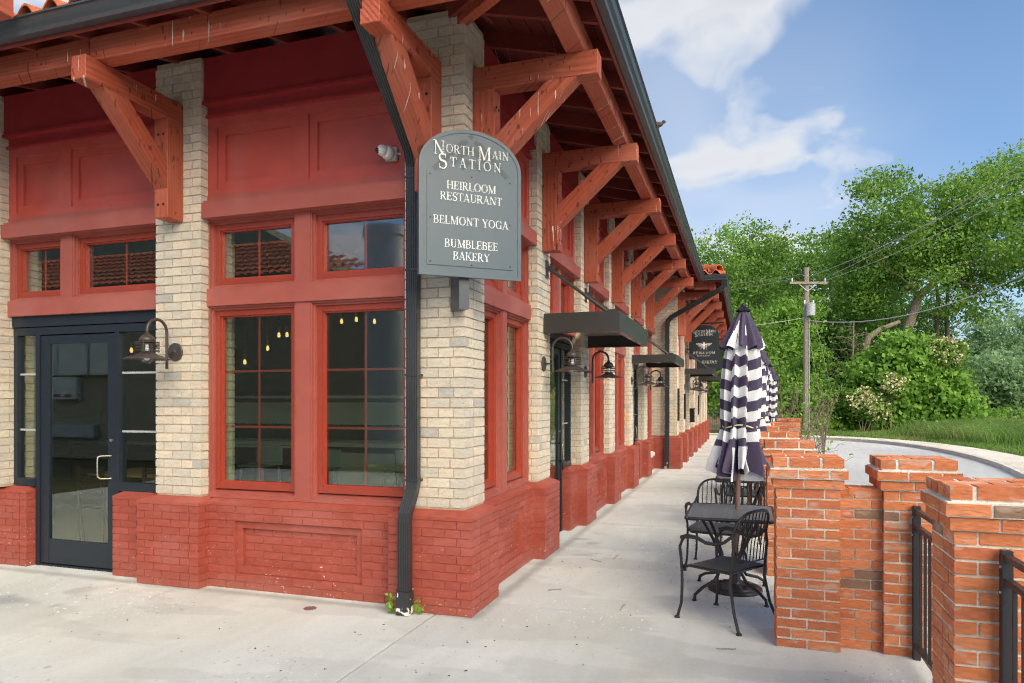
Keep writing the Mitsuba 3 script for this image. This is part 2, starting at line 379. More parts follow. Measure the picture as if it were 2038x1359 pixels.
def pier_bricks(x0, x1, y0, y1, z0, ch, nc, bl, jt, faces, holder, lst, hd=.09, jit=.002):
    for i in range(nc):
        za, zb = z0 + i * ch + jt / 2, z0 + (i + 1) * ch - jt / 2
        ev = i % 2 == 0
        j = lambda: rng.uniform(-jit, jit)
        st = (0 if ev else 1)
        if 'f' in faces:
            a0 = x0 + (hd + jt if ('l' in faces and not ev) else 0); a1 = x1 - (hd + jt if ('r' in faces and not ev) else 0)
            for a, b in row(a1 - a0, bl, jt, st if 'l' not in faces else 0):
                k = j(); lst.append(((a0 + a, a0 + b, y0 + k, y0 + hd, za + j() * .6, zb + j() * .6), holder))
        for fc in 'rl':
            if fc in faces:
                b0 = y0 + (hd + jt if ('f' in faces and ev) else 0)
                for a, b in row(y1 - b0, bl, jt, 0 if not ev else 1):
                    k = j()
                    lst.append((((x1 - hd, x1 + k) if fc == 'r' else (x0 + k, x0 + hd)) + (b0 + a, b0 + b, za + j() * .6, zb + j() * .6), holder))

def face_bricks(fc, p, a0, a1, z0, ch, nc, bl, jt, holder, lst, d=.06, jit=.002, phase=0):
    """bricks of one flat face: fc 'f' at y = p running in x, or 'r' at x = p running in y"""
    for i in range(nc):
        za, zb = z0 + i * ch + jt / 2, z0 + (i + 1) * ch - jt / 2
        for a, b in row(a1 - a0, bl, jt, (i + phase) % 2):
            k = rng.uniform(-jit, jit)
            bx = (a0 + a, a0 + b, p + k, p + d) if fc == 'f' else (p - d, p + k, a0 + a, a0 + b)
            lst.append((bx + (za, zb), holder))

CHT, CHR = .0813, .0682
def tan_pier(x0, x1, y0, y1, faces, z0=ZC, z1=ZTOP):
    r = .009
    k = MB().box(x0 + r, x1 - r, y0 + r, y1, z0 - .01, z1).build(B + '__pier', 'm_tan_mortar')
    pier_bricks(x0, x1, y0, y1, z0 + .012, CHT, int((z1 - z0) / CHT), .192, .012, faces, k, tan_list)
    return k
def cap(mb, x0, x1, y0, y1, ix0, ix1, iy0, iy1, z0=ZP, z1=ZC):
    """painted coping: a lip and a slope up to the inner rectangle"""
    zl = z0 + .026
    mb.hexa([[x0, y0, z0], [x1, y0, z0], [x1, y1, z0], [x0, y1, z0], [x0, y0, zl], [x1, y0, zl], [x1, y1, zl], [x0, y1, zl]])
    mb.hexa([[x0, y0, zl], [x1, y0, zl], [x1, y1, zl], [x0, y1, zl], [ix0, iy0, z1], [ix1, iy0, z1], [ix1, iy1, z1], [ix0, iy1, z1]])
def red_pier(x0, x1, y0, y1, faces, inset=(.1, .1, .1, 0)):
    r = .007
    k = MB().box(x0 + r, x1 - r, y0 + r, y1 - (r if 'b' in faces else 0), -.02, ZP).build(B + '__plinth', 'm_red_joint')
    pier_bricks(x0, x1, y0, y1, 0.0, CHR, 11, .194, .0085, faces, k, red_list, jit=.0009)
    m = MB(); l, rr, f, b = inset
    cap(m, x0 - .002, x1 + .002, y0 - .002, y1, x0 + l, x1 - rr, y0 + f, y1 - b)
    m.build(k + '__cap', 'm_red_brick')
    return k

# ---- bays: a local frame (a along the wall, b outwards from the cream brick plane, z)
def fr_front(v): return np.stack([v[:, 0], YT - v[:, 1], v[:, 2]], 1)
def fr_side(x): return lambda v: np.stack([x + v[:, 1], v[:, 0], v[:, 2]], 1)
FS1, FS2 = fr_side(XT), fr_side(-1.61)

def red_bay(fc, a0, a1, panel, door=None):
    """painted base wall of a bay with a recessed panel; face 0.03 behind the cream brick plane"""
    fr = fr_front if fc == 'f' else FS1
    p = YT + .03 if fc == 'f' else XT - .03
    sgn = 1 if fc == 'f' else -1
    k = MB(fr).box(a0, a1, -.24, -.125, -.02, ZP - .02).build(B + '__plinth', 'm_red_joint')
    def bricks(b0, b1, z0, n, q=p, ph=0): face_bricks(fc, q, b0, b1, z0, CHR, n, .194, .0085, k, red_list, jit=.0009, phase=ph)
    m = MB(fr)
    m.box(a0, a1, -.13, -.0355, -.02, 2 * CHR - .0); m.box(a0, a1, -.13, -.0355, 9 * CHR, ZP)
    q0, q1 = panel
    m.box(a0, q0, -.13, -.0355, 2 * CHR, 9 * CHR); m.box(q1, a1, -.13, -.0355, 2 * CHR, 9 * CHR)
    m.build(k + '__joint_bed', 'm_red_joint')
    bricks(a0, a1, 0, 2); bricks(a0, a1, 9 * CHR, 2)
    bricks(a0, q0 - .004, 2 * CHR, 7); bricks(q1 + .004, a1, 2 * CHR, 7)
    w, za, zb = .062, 2 * CHR + .004, 9 * CHR - .004
    f = MB(fr); d0, d1 = -.13, -.062
    for c4 in ([(q0, za), (q1, za), (q1 - w, za + w), (q0 + w, za + w)], [(q1, za), (q1, zb), (q1 - w, zb - w), (q1 - w, za + w)],
               [(q1, zb), (q0, zb), (q0 + w, zb - w), (q1 - w, zb - w)], [(q0, zb), (q0, za), (q0 + w, za + w), (q0 + w, zb - w)]):
        f.hexa([[a, d0, z] for a, z in c4] + [[a, d1, z] for a, z in c4])
    f.build(k + '__panel_frame', 'm_red_brick')
    MB(fr).box(q0 + w, q1 - w, -.13, -.1005, za + w, zb - w).build(k + '__joint_bed', 'm_red_joint')
    bricks(q0 + w + .004, q1 - w - .004, za + w + .004, 5, p + sgn * .065, 1)
    c = MB(fr)
    cc = lambda z, b: [[a0, -.2, z], [a1, -.2, z], [a1, b, z], [a0, b, z]]
    c.hexa(cc(ZP, -.028) + cc(ZP + .026, -.028)); c.hexa(cc(ZP + .026, -.028) + cc(ZC - .012, -.10))
    c.build(k + '__cap', 'm_red_brick')

def window(fr, a0, a1, z0, z1, name, hb, vb, label=None, b=-.15, screen=False):
    """sash window: opening a0..a1, z0..z1; hb/vb: muntin positions as fractions"""
    w = B + '__' + name
    w = numbered(w)
    m = MB(fr)
    s = .052
    m.box(a0, a0 + s, b - .07, b, z0, z1); m.box(a1 - s, a1, b - .07, b, z0, z1)
    m.box(a0 + s, a1 - s, b - .07, b - .002, z0, z0 + s * 1.15); m.box(a0 + s, a1 - s, b - .07, b - .002, z1 - s, z1)
    m.build(w + '__sash', 'm_sash')
    st = MB(fr)                                                   # glazing stop, a thin lighter step round the pane
    g0, g1, y0, y1 = a0 + s, a1 - s, z0 + s * 1.15, z1 - s
    t = .012
    for q in ((g0, g0 + t, y0, y1), (g1 - t, g1, y0, y1), (g0 + t, g1 - t, y0, y0 + t), (g0 + t, g1 - t, y1 - t, y1)):
        st.box(q[0], q[1], b - .062, b - .018, q[2], q[3])
    st.build(w + '__glazing_bead', 'm_muntin')
    MB(fr).add([[g0, b - .055, y0], [g1, b - .055, y0], [g1, b - .055, y1], [g0, b - .055, y1]], [[0, 1, 2, 3]]).build(w + '__pane', 'm_glass' if name == 'transom_window' else 'm_glass_low')
    for x in vb:
        x = g0 + x * (g1 - g0); MB(fr).box(x - .010, x + .010, b - .068, b - .060, y0 + t, y1 - t).build(w + '__muntin', 'm_muntin')
    for z in hb:
        z = y0 + z * (y1 - y0); MB(fr).box(g0 + t, g1 - t, b - .0685, b - .0605, z - .010, z + .010).build(w + '__muntin', 'm_muntin')
    return w

def bay_upper(fr, a0, a1, am, hw=.075, simple=False):
    """trim, transom windows, panels and frieze above the lower windows or door; am: mullion centre"""
    m = MB(fr); m.box(a0, a1, -.20, -.072, 2.58, 2.74); m.build(B + '__transom_rail', 'm_trim')
    for w0, w1 in ((a0, am - hw), (am + hw, a1)):
        c = MB(fr)                                                 # stepped jambs
        for k, (t, b) in enumerate(((.016, -.098), (.034, -.124))):
            c.box(w0, w0 + t, -.24, b, 2.74, 3.38); c.box(w1 - t, w1, -.24, b, 2.74, 3.38)
            c.box(w0 + t, w1 - t, -.24, b - .003, 2.74, 2.74 + t); c.box(w0 + t, w1 - t, -.24, b - .003, 3.38 - t, 3.38)
        c.build(B + '__jamb', 'm_trim')
        window(fr, w0 + .034, w1 - .034, 2.775, 3.345, 'transom_window', [], [.5])
    m = MB(fr); m.box(am - hw, am + hw, -.22, -.09, 2.74, 3.38); m.build(B + '__mullion', 'm_trim')
    h = MB(fr)
    h.box(a0, a1, -.25, -.004, 3.38, 3.522); h.box(a0, a1, -.25, -.03, 3.522, 3.545); h.box(a0, a1, -.2, -.082, 3.545, 3.60)
    h.build(B + '__header', 'm_trim')
    p = MB(fr)                                                     # spandrel framing with two sunk panels
    p.box(a0, a1, -.25, -.16, 3.60, 4.34)
    s0, s1 = .085, .085
    P = ((a0 + .10, am - .06), (am + .06, a1 - .10))
    zs, ze = 3.655, 4.235
    p.box(a0, a1, -.15, -.09, 3.60, zs); p.box(a0, a1, -.15, -.09, ze, 4.32)
    p.box(a0, P[0][0], -.15, -.09, zs, ze); p.box(P[0][1], P[1][0], -.15, -.088, zs, ze); p.box(P[1][1], a1, -.15, -.09, zs, ze)
    p.build(B + '__spandrel', 'm_panel')
    for q0, q1 in P:
        f = MB(fr); w = .075
        f.box(q0, q1, -.165, -.112, zs, zs + w); f.box(q0, q1, -.165, -.112, ze - w, ze)
        f.box(q0, q0 + w, -.165, -.112, zs + w, ze - w); f.box(q1 - w, q1, -.165, -.112, zs + w, ze - w)
        f.box(q0 + w, q1 - w, -.165, -.142, zs + w, ze - w)
        f.build(B + '__spandrel_panel', 'm_panel')
    z = MB(fr)
    z.box(a0, a1, -.25, -.055, 4.32, 4.345); z.box(a0, a1, -.25, -.085, 4.345, 4.425); z.box(a0, a1, -.25, -.012, 4.425, 4.455); z.box(a0, a1, -.25, -.034, 4.455, ZTOP)
    z.build(B + '__frieze', 'm_frieze')

def bay_windows(fr, a0, a1, am, hw=.075):
    m = MB(fr); m.box(am - hw, am + hw, -.22, -.09, ZC - .012, 2.58); m.build(B + '__mullion', 'm_trim')
    for w0, w1 in ((a0, am - hw), (am + hw, a1)):
        c = MB(fr)
        for k, (t, b) in enumerate(((.016, -.098), (.034, -.124))):
            c.box(w0, w0 + t, -.24, b, ZC, 2.58); c.box(w1 - t, w1, -.24, b, ZC, 2.58)
            c.box(w0 + t, w1 - t, -.24, b - .003, 2.58 - t, 2.58)
        c.build(B + '__jamb', 'm_trim')
        s = MB(fr)
        pts = lambda za, zb, b0, b1: s.hexa([[w0 + .002, -.22, ZC - .013], [w1 - .002, -.22, ZC - .013], [w1 - .002, b1, ZC - .013], [w0 + .002, b1, ZC - .013], [w0 + .002, -.22, zb], [w1 - .002, -.22, zb], [w1 - .002, b1, za], [w0 + .002, b1, za]])
        pts(ZC + .018, ZC + .03, 0, -.088); pts(ZC + .034, ZC + .062, 0, -.104)
        s.build(B + '__sill', 'm_trim')
        window(fr, w0 + .034, w1 - .034, .885, 2.546, 'window', [.333, .667], [.5])

def glazed_door(fr, a0, a1, d0, d1, stub0=None, stub1=None, handle='hi', b=-.17):
    """dark metal storefront: sidelights beside a door d0..d1"""
    f = MB(fr)
    ZH = 2.58
    f.box(a0, a1, b - .06, b + .05, 2.47, ZH); f.box(a0, a1, b - .06, b + .035, 2.385, 2.462)
    f.box(d0 - .055, d0, b - .06, b + .033, 0, 2.385); f.box(d1, d1 + .055, b - .06, b + .033, 0, 2.385)
    f.box(a0, a0 + .05, b - .06, b + .03, ZC - .02, 2.385); f.box(a1 - .05, a1, b - .06, b + .03, ZC - .02, 2.385)
    f.box(d0, d1, b - .06, b + .03, 0, .018)
    f.build(B + '__door_frame', 'm_door')
    for s0, s1 in ((a0 + .05, d0 - .055), (d1 + .055, a1 - .05)):
        if s1 - s0 < .1: continue
        k = numbered(B + '__sidelight')
        MB(fr).box(s0, s1, b - .06, b + .045, ZC - .005, ZC + .075).build(k + '__sill', 'm_door')
        MB(fr).add([[s0, b - .01, ZC + .07], [s1, b - .01, ZC + .07], [s1, b - .01, 2.39], [s0, b - .01, 2.39]], [[0, 1, 2, 3]]).build(k + '__pane', 'm_glass_door')
        m = MB(fr)
        for z in (1.40, 1.98): m.box(s0, s1, b - .016, b - .004, z - .010, z + .010)
        m.build(k + '__muntin', 'm_grey_plastic')
    k = numbered(B + '__door')
    l = MB(fr); e0, e1, bt = d0 + .006, d1 - .006, b + .02
    l.box(e0, e0 + .105, b - .03, bt, .03, 2.375); l.box(e1 - .095, e1, b - .03, bt, .03, 2.375)
    l.box(e0 + .105, e1 - .095, b - .03, bt - .003, 2.29, 2.375); l.box(e0 + .105, e1 - .095, b - .03, bt - .004, .03, .275)
    l.build(k + '__leaf', 'm_door')
    MB(fr).add([[e0 + .1, b, .27], [e1 - .09, b, .27], [e1 - .09, b, 2.3], [e0 + .1, b, 2.3]], [[0, 1, 2, 3]]).build(k + '__pane', 'm_glass_door')
    h = MB(fr); ah = e1 - .047 if handle == 'hi' else e0 + .05
    dv = -.10 if handle == 'hi' else .10
    zz = np.array([.93, .93, .945, .97, 1.10, 1.145, 1.155, 1.155]); bb = np.array([0, .05, .068, .075, .075, .068, .05, 0]) + bt
    h.tube(np.stack([ah + dv * np.minimum((bb - bt) / .06, 1), bb, zz], 1), .0105, 8)
    h.build(k + '__handle', 'm_brass', True)
    c = MB(fr); c.lathe([(0, 0), (.018, 0), (.018, .012), (.012, .016), (0, .016)], n=12)
    c2 = MB(fr); v = c.v[0]
    c2v = c.v[0]
    q = MB(fr); ang = np.linspace(0, 2 * np.pi, 13)
    q.tube([[ah, bt, 1.31], [ah, bt + .012, 1.31]], .016, 12)
    q.build(k + '__lock', 'm_steel')
    return k

# ---- front: bay of the glass door, left pier, window bay, corner pier
tan_pier(-5.265, -4.74, YT, 5.66, 'frl')
red_pier(-5.39, -4.68, PY_, 5.45, 'frl', (.125, .06, .1, 0))
tan_pier(-2.66, XT, YT, 5.66, 'frl')
red_pier(-2.76, PX, PY_, 5.75, 'fr', (.1, .1, .1, .1))
tan_pier(-7.90, -7.30, YT, 5.66, 'fr')
red_pier(-7.9, -7.0, YT + .05, 5.46, 'fr', (0, .06, .09, 0))
red_pier(-5.85, -5.392, YT + .05, 5.40, 'fl', (.06, 0, .09, 0))
glazed_door(fr_front, -7.30, -5.265, -6.93, -5.92)
bay_upper(fr_front, -7.30, -5.265, -6.50)
bay_upper(fr_front, -4.74, -2.66, -3.71)
bay_windows(fr_front, -4.74, -2.66, -3.71)
red_bay('f', -4.68, -2.76, (-4.39, -3.085))
# ---- side of the first wing
PC = [7.55 + 2.13 * k for k in range(5)]
for k, c in enumerate(PC):
    tan_pier(-2.60, XT, c - .265, c + .265, 'fr')
    red_pier(-2.62, PX, c - .315, c + .315, 'fr', (0, .1, .05, .05))
ends = [(5.66, PC[0] - .265)] + [(PC[k] + .265, PC[k + 1] - .265) for k in range(4)] + [(PC[4] + .265, 17.9)]
for k, (a0, a1) in enumerate(ends):
    am = (a0 + a1) / 2
    if k in (1, 4):
        glazed_door(FS1, a0, a1, a0 + .07, a0 + 1.05, handle='hi')
        red_pier(-2.62, XT - .03, a0 + 1.13, a1 + .05, 'fr', (0, .06, .06, 0))
    else:
        bay_windows(FS1, a0, a1, am, .06)
        red_bay('r', a0 + (.09 if k == 0 else .05), a1 - .05, (a0 + .37, a1 - .37))
    bay_upper(FS1, a0, a1, am, .06)
# ---- second wing: stands 0.52 m further out from y = 17.9
X2 = -1.61
tan_pier(-2.9, X2, 18.0, 18.46, 'fr'); red_pier(-2.9, X2 + .10, 17.9, 18.52, 'fr', (0, .1, .1, .06))
W2 = [20.25 + 2.05 * k for k in range(7)]
for c in W2:
    tan_pier(-2.2, X2, c - .26, c + .26, 'fr'); red_pier(-2.2, X2 + .10, c - .315, c + .315, 'fr', (0, .1, .05, .05))
prev = 18.46
for k, c in enumerate(W2):
    a0, a1 = prev, c - .26
    if k in (1, 4):
        glazed_door(FS2, a0, a1, a0 + .1, a1 - .1)
    else:
        m = MB(FS2); m.box(a0, a1, -.3, -.15, ZC, 2.58); m.box(a0, a1, -.2, -.03, .0, ZC); m.build(B + '__window', 'm_sash')
    m = MB(FS2); m.box(a0, a1, -.3, -.08, 2.58, 3.6); m.build(B + '__spandrel', 'm_panel')
    m = MB(FS2); m.box(a0, a1, -.3, -.04, 3.6, ZTOP); m.build(B + '__frieze', 'm_frieze')
    prev = c + .26
# ---- third stretch, back on the first line
for c in (34.35, 36.2):
    tan_pier(-2.7, XT, c - .26, c + .26, 'fr'); red_pier(-2.7, PX, c - .315, c + .315, 'fr', (0, .1, .05, .05))
m = MB(); m.box(-2.6, -2.25, 32.8, 37.0, 0, ZTOP); m.build(B + '__wall', 'm_tan_mortar')
m = MB(); m.box(-2.6, X2 - .01, 32.80, 33.0, 0, ZTOP); m.build(B + '__wall', 'm_tan_mortar')

# ---- bricks: the largest in the picture one by one, the rest joined
def lay(lst, name, bsdf, rest_name, most=298):
    lst = sorted(lst, key=lambda e: -share(e[0]))
    for b, h in lst[:most]:
        MB().box(*b).build(h + '__' + name, bsdf)
    m = MB()
    for b, h in lst[most:]:
        m.box(*b)
    m.build(rest_name, bsdf, kind='stuff')
lay(tan_list, 'brick', 'm_tan_brick', B + '__cream_brickwork')
lay(red_list, 'painted_brick', 'm_red_brick', B + '__painted_brickwork')

# ---- inside of the first wing: floor, ceiling, walls
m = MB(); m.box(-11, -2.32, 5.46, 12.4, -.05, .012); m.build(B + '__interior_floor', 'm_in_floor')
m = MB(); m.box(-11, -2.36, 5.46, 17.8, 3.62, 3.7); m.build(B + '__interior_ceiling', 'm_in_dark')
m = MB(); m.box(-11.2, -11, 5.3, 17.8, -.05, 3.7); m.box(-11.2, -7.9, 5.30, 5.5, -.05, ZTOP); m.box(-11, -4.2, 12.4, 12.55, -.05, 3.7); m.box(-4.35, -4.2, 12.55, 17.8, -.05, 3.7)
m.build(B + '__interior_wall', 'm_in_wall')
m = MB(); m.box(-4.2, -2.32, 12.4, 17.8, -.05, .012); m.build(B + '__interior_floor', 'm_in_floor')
# ---------------------------------------------------------------- timber brackets, beams, rafters, soffit, gutters, roof
ZA0, ZA1 = 4.255, 4.445          # bracket arm
ZB1 = 4.635                      # top of the eaves beam
REACH, BW = 1.02, .15
def bracket(fr, a, reach=REACH, zp=3.36, w=BW):
    front = fr is fr_front
    k = numbered(B + '__bracket')
    m = MB(fr); m.cbox(a - w / 2, a + w / 2, .0, .19, zp, ZA0, .004, along(2)); m.build(k + '__post', 'm_timber')
    m = MB(fr); m.cbox(a - w / 2 - .001, a + w / 2 + .001, .0, reach, ZA0, ZA1, .005, along(1 if front else 0)); m.build(k + '__arm', 'm_timber')
    # brace: from the post face at z 3.6 up to the arm's underside
    m = MB(fr); q = w / 2 - .003
    z0, z1, b1 = 3.62, 3.86, reach - .17
    m.hexa([[a - q, .19, z0], [a + q, .19, z0], [a + q, .19, z1], [a - q, .19, z1], [a - q, b1, ZA0], [a + q, b1, ZA0], [a + q, b1 - .24, ZA0], [a - q, b1 - .24, ZA0]], along(3 if front else 4))
    m.build(k + '__brace', 'm_timber')
    bl = MB(fr)
    for z in (zp + .17, zp + .17, 4.05, 4.05): pass
    for da in (-.03, .03):
        for z in (zp + .12, ZA0 - .14):
            bl.tube([[a + da, .19, z], [a + da, .196, z]], .011, 8)
    bl.build(k + '__bolt', 'm_black')
    return k
def fr_s(x): return lambda v: np.stack([x + v[:, 1], v[:, 0], v[:, 2]], 1)
bracket(fr_front, -5.015); bracket(fr_front, -2.405)
bracket(fr_front, -7.62)
bracket(FS1, 5.46, 1.045)
for c in PC: bracket(FS1, c, 1.045)
for c in [18.24] + W2: bracket(FS2, c, 1.0)
for c in (34.35, 36.2): bracket(FS1, c, 1.0)

# eaves beams (two lengths meet over a bracket, as sawn timbers do)
yb0, yb1 = YT - .915, YT - .765
xb0, xb1 = XT + .79, XT + .94
for p, q in ((-9.6, -5.03), (-5.022, xb0 - .003)):
    MB().cbox(p, q, yb0, yb1, ZA1 + .002, ZB1, .006, along(0)).build(B + '__eaves_beam', 'm_timber')
for p, q in ((3.98, 7.54), (7.55, 11.8), (11.81, 16.06), (16.07, 17.72)):
    MB().cbox(xb0, xb1, p, q, ZA1 + .002, ZB1, .006, along(1)).build(B + '__eaves_beam', 'm_timber')
for p, q in ((17.75, 22.29), (22.3, 28.4), (28.41, 33.4)):
    MB().cbox(X2 + .78, X2 + .92, p, q, ZA1 + .002, ZB1, .006, along(1)).build(B + '__eaves_beam', 'm_timber')
MB().cbox(xb1 + .01, X2 + .775, 17.75, 17.90, ZA1 + .002, ZB1, .006).build(B + '__eaves_beam', 'm_timber')
MB().cbox(xb0, xb1, 33.5, 37.2, ZA1 + .002, ZB1, .006).build(B + '__eaves_beam', 'm_timber')

SL = .25                          # roof slope
yg, xg = YT - 1.10, XT + 1.10     # line of the gutters' back edge
def zr(d): return ZB1 + SL * (d - .26)     # underside of the rafters, d metres inwards from the gutter line
rd = .14
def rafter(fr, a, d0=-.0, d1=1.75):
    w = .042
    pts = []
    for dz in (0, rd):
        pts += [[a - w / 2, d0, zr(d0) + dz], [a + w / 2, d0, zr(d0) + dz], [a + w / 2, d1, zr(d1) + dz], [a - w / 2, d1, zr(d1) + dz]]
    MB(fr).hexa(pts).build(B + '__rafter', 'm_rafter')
fr_ef = lambda v: np.stack([v[:, 0], yg + v[:, 1], v[:, 2]], 1)
def fr_es(x): return lambda v: np.stack([x - v[:, 1], v[:, 0], v[:, 2]], 1)
fr_s1, fr_s2 = fr_es(xg), fr_es(X2 + 1.10)
for k in range(12): rafter(fr_ef, -2.05 - .59 * k - .015, .03)
for k in range(20): rafter(fr_s1, 5.28 + .59 * k, .03)
for k in range(3): rafter(fr_ef, -1.86 + .27 * k * 1.0, .03, .72 - .27 * k)
for k in range(2): rafter(fr_s1, 4.95 - .32 * k, .03, .62 - .30 * k)
for k in range(26): rafter(fr_s2, 17.75 + .6 * k, .03)
m = MB()                          # hip rafter over the corner pier
for o in (-.05, .05):
    pass
p0, p1 = np.array([xg - .02, yg + .02, zr(0) - .03]), np.array([XT - .75, YT + .75, zr(1.85) - .03])
m.bar(p0, p1, .09, .17, c=.004, uv=along(1)); m.build(B + '__hip_rafter', 'm_timber')
MB().bar(p0 + [.0, .11, .05], p1 + [0, .11, .05], .04, .14).build(B + '__rafter', 'm_rafter')
MB().bar(p0 + [-.11, .0, .05], p1 + [-.11, 0, .05], .04, .14).build(B + '__rafter', 'm_rafter')
def zs(d): return zr(d) + rd + .002
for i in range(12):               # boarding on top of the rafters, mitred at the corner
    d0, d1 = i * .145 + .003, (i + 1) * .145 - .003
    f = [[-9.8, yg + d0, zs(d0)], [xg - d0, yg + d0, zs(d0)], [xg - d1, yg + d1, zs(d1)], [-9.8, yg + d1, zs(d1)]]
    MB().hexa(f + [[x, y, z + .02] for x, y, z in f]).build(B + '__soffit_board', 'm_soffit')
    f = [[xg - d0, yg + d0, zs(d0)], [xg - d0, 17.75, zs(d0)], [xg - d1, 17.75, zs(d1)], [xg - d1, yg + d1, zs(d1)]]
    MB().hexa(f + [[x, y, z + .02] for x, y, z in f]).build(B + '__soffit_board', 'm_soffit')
xg2 = X2 + 1.10
yg2 = 17.90 - .42
for i in range(12):
    d0, d1 = i * .145 + .003, (i + 1) * .145 - .003
    f = [[xg2 - d0, yg2, zs(d0)], [xg2 - d0, 33.4, zs(d0)], [xg2 - d1, 33.4, zs(d1)], [xg2 - d1, yg2, zs(d1)]]
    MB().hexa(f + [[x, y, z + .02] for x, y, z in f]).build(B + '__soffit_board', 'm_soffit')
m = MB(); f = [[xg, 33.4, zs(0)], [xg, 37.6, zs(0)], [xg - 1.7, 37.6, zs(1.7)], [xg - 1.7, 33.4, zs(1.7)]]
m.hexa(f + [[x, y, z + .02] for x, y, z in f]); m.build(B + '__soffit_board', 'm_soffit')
# fascia board behind the gutter and moulded gutter
def fascia(p, q, nrm):
    p, q, nrm = (np.array(x, float) for x in (p, q, nrm))
    z0, z1 = zs(0) - rd - .0, zs(0) + .02
    c = [p, q, q - nrm * .022, p - nrm * .022]
    MB().hexa([[x[0], x[1], z0] for x in c] + [[x[0], x[1], z1] for x in c]).build(B + '__fascia', 'm_rafter')
GP = np.array([(0, .02), (.065, .02), (.072, .05), (.095, .075), (.105, .10), (.112, .125), (.125, .125), (.125, .138), (.108, .138), (.10, .13), (.09, .085), (.06, .045), (.012, .04), (.012, .138), (0, .138)])
ZG = 4.575
def gutter(p, q, nrm, m0=0, m1=0):
    """p, q at the back edge; mitre by m per metre of width"""
    p, q, nrm = (np.array(x, float) for x in (p, q, nrm)); t = (q - p) / np.linalg.norm(q - p)
    n = len(GP); v = []
    for o, mm in ((p, m0), (q, m1)):
        for b, z in GP: v.append([*(o + nrm * b + t * b * mm), ZG + z])
    i = np.arange(n); f = np.stack([i, (i + 1) % n, (i + 1) % n + n, i + n], 1)
    MB().add(v, f).build(B + '__gutter', 'm_gutter')
def both(p, q, nrm, m0=0, m1=0): fascia(p, q, nrm); gutter(np.array(p) + np.array(nrm) * .003, np.array(q) + np.array(nrm) * .003, nrm, m0, m1)
both((-9.8, yg), (xg, yg), (0, -1), 0, 1)
both((xg, yg), (xg, yg2), (1, 0), -1, -1)
both((xg, yg2), (xg2, yg2), (0, -1), 1, 1)
both((xg2, yg2), (xg2, 33.4), (1, 0), -1, 0)
both((xg, 33.4), (xg, 37.6), (1, 0), 0, 0)

# clay roof: waved tiles, the eaves courses one by one, the slope above as joined courses
TP, TL = .27, .40
def tile_mesh(mb, fr, a, d, lift=0):
    """S-shaped tile at a, its lower end at d up the slope"""
    n = 11
    s = np.linspace(0, 1, n)
    wave = np.where(s < .62, np.sin(s / .62 * np.pi) * .078, -np.sin((s - .62) / .38 * np.pi) * .022)
    top, bot = [], []
    for e, dd in ((0, d), (1, d + TL)):
        z0 = zs(max(dd, -.1)) + .055 + (.016 if e == 0 else 0) + lift
        for i in range(n):
            top.append([a + s[i] * TP, dd, z0 + wave[i]]); bot.append([a + s[i] * TP, dd, z0 + wave[i] - .018])
    v = top + bot; f = []
    for i in range(n - 1):
        f += [[i, i + 1, n + i + 1, n + i], [2 * n + i + 1, 2 * n + i, 3 * n + i, 3 * n + i + 1], [i + 1, i, 2 * n + i, 2 * n + i + 1], [n + i, n + i + 1, 3 * n + i + 1, 3 * n + i]]
    mb.add(v, f)
rest = MB()
def roof_side(fr, a0, a1, courses, singles, mitre0=0, mitre1=0):
    n = int((a1 - a0) / TP)
    for c in range(courses):
        for i in range(n):
            a = a0 + i * TP; d = -.07 + c * .34
            if a < a0 + d * mitre0 or a + TP > a1 - d * mitre1: continue
            if c < singles:
                mb = MB(fr); tile_mesh(mb, fr, a, d, rng.uniform(-.004, .004)); mb.build(B + '__roof_tile', 'm_clay')
            else:
                mb = MB(fr); tile_mesh(mb, fr, a, d, rng.uniform(-.004, .004)); rest.v += mb.v; rest.u += mb.u; rest.f += [x + rest.n for x in mb.f]; rest.n += mb.n
roof_side(fr_ef, -9.8, xg, 14, 1, 0, 1)
roof_side(fr_s1, yg, yg2, 14, 1, 1, 0)
roof_side(fr_s2, yg2 + .1, 33.4, 14, 0, .9, 0)
fr_e2 = lambda v: np.stack([v[:, 0], yg2 + v[:, 1], v[:, 2]], 1)
for i in range(2):
    mb = MB(fr_e2); tile_mesh(mb, fr_e2, xg + .02 + i * TP, -.07); mb.build(B + '__roof_tile', 'm_clay')
rest.build(B + '__roof_tiling', 'm_clay', kind='stuff')
m = MB()                          # roof deck under the tiles keeps the light out
D1 = 6.0
f = [[-9.8, yg + 1.7, zs(1.7)], [xg - 1.7, yg + 1.7, zs(1.7)], [xg - D1, yg + D1, zs(D1)], [-9.8, yg + D1, zs(D1)]]
m.hexa(f + [[x, y, z + .03] for x, y, z in f])
f = [[xg - 1.7, yg + 1.7, zs(1.7)], [xg - 1.7, 37.6, zs(1.7)], [xg - D1, 37.6, zs(D1)], [xg - D1, yg + D1, zs(D1)]]
m.hexa(f + [[x, y, z + .03] for x, y, z in f])
f = [[-9.8, yg + D1, zs(D1)], [xg - D1, yg + D1, zs(D1)], [xg - D1, 37.6, zs(D1)], [-9.8, 37.6, zs(D1)]]
m.hexa(f + [[x, y, z + .03] for x, y, z in f])
m.build(B + '__roof_deck', 'm_soffit')
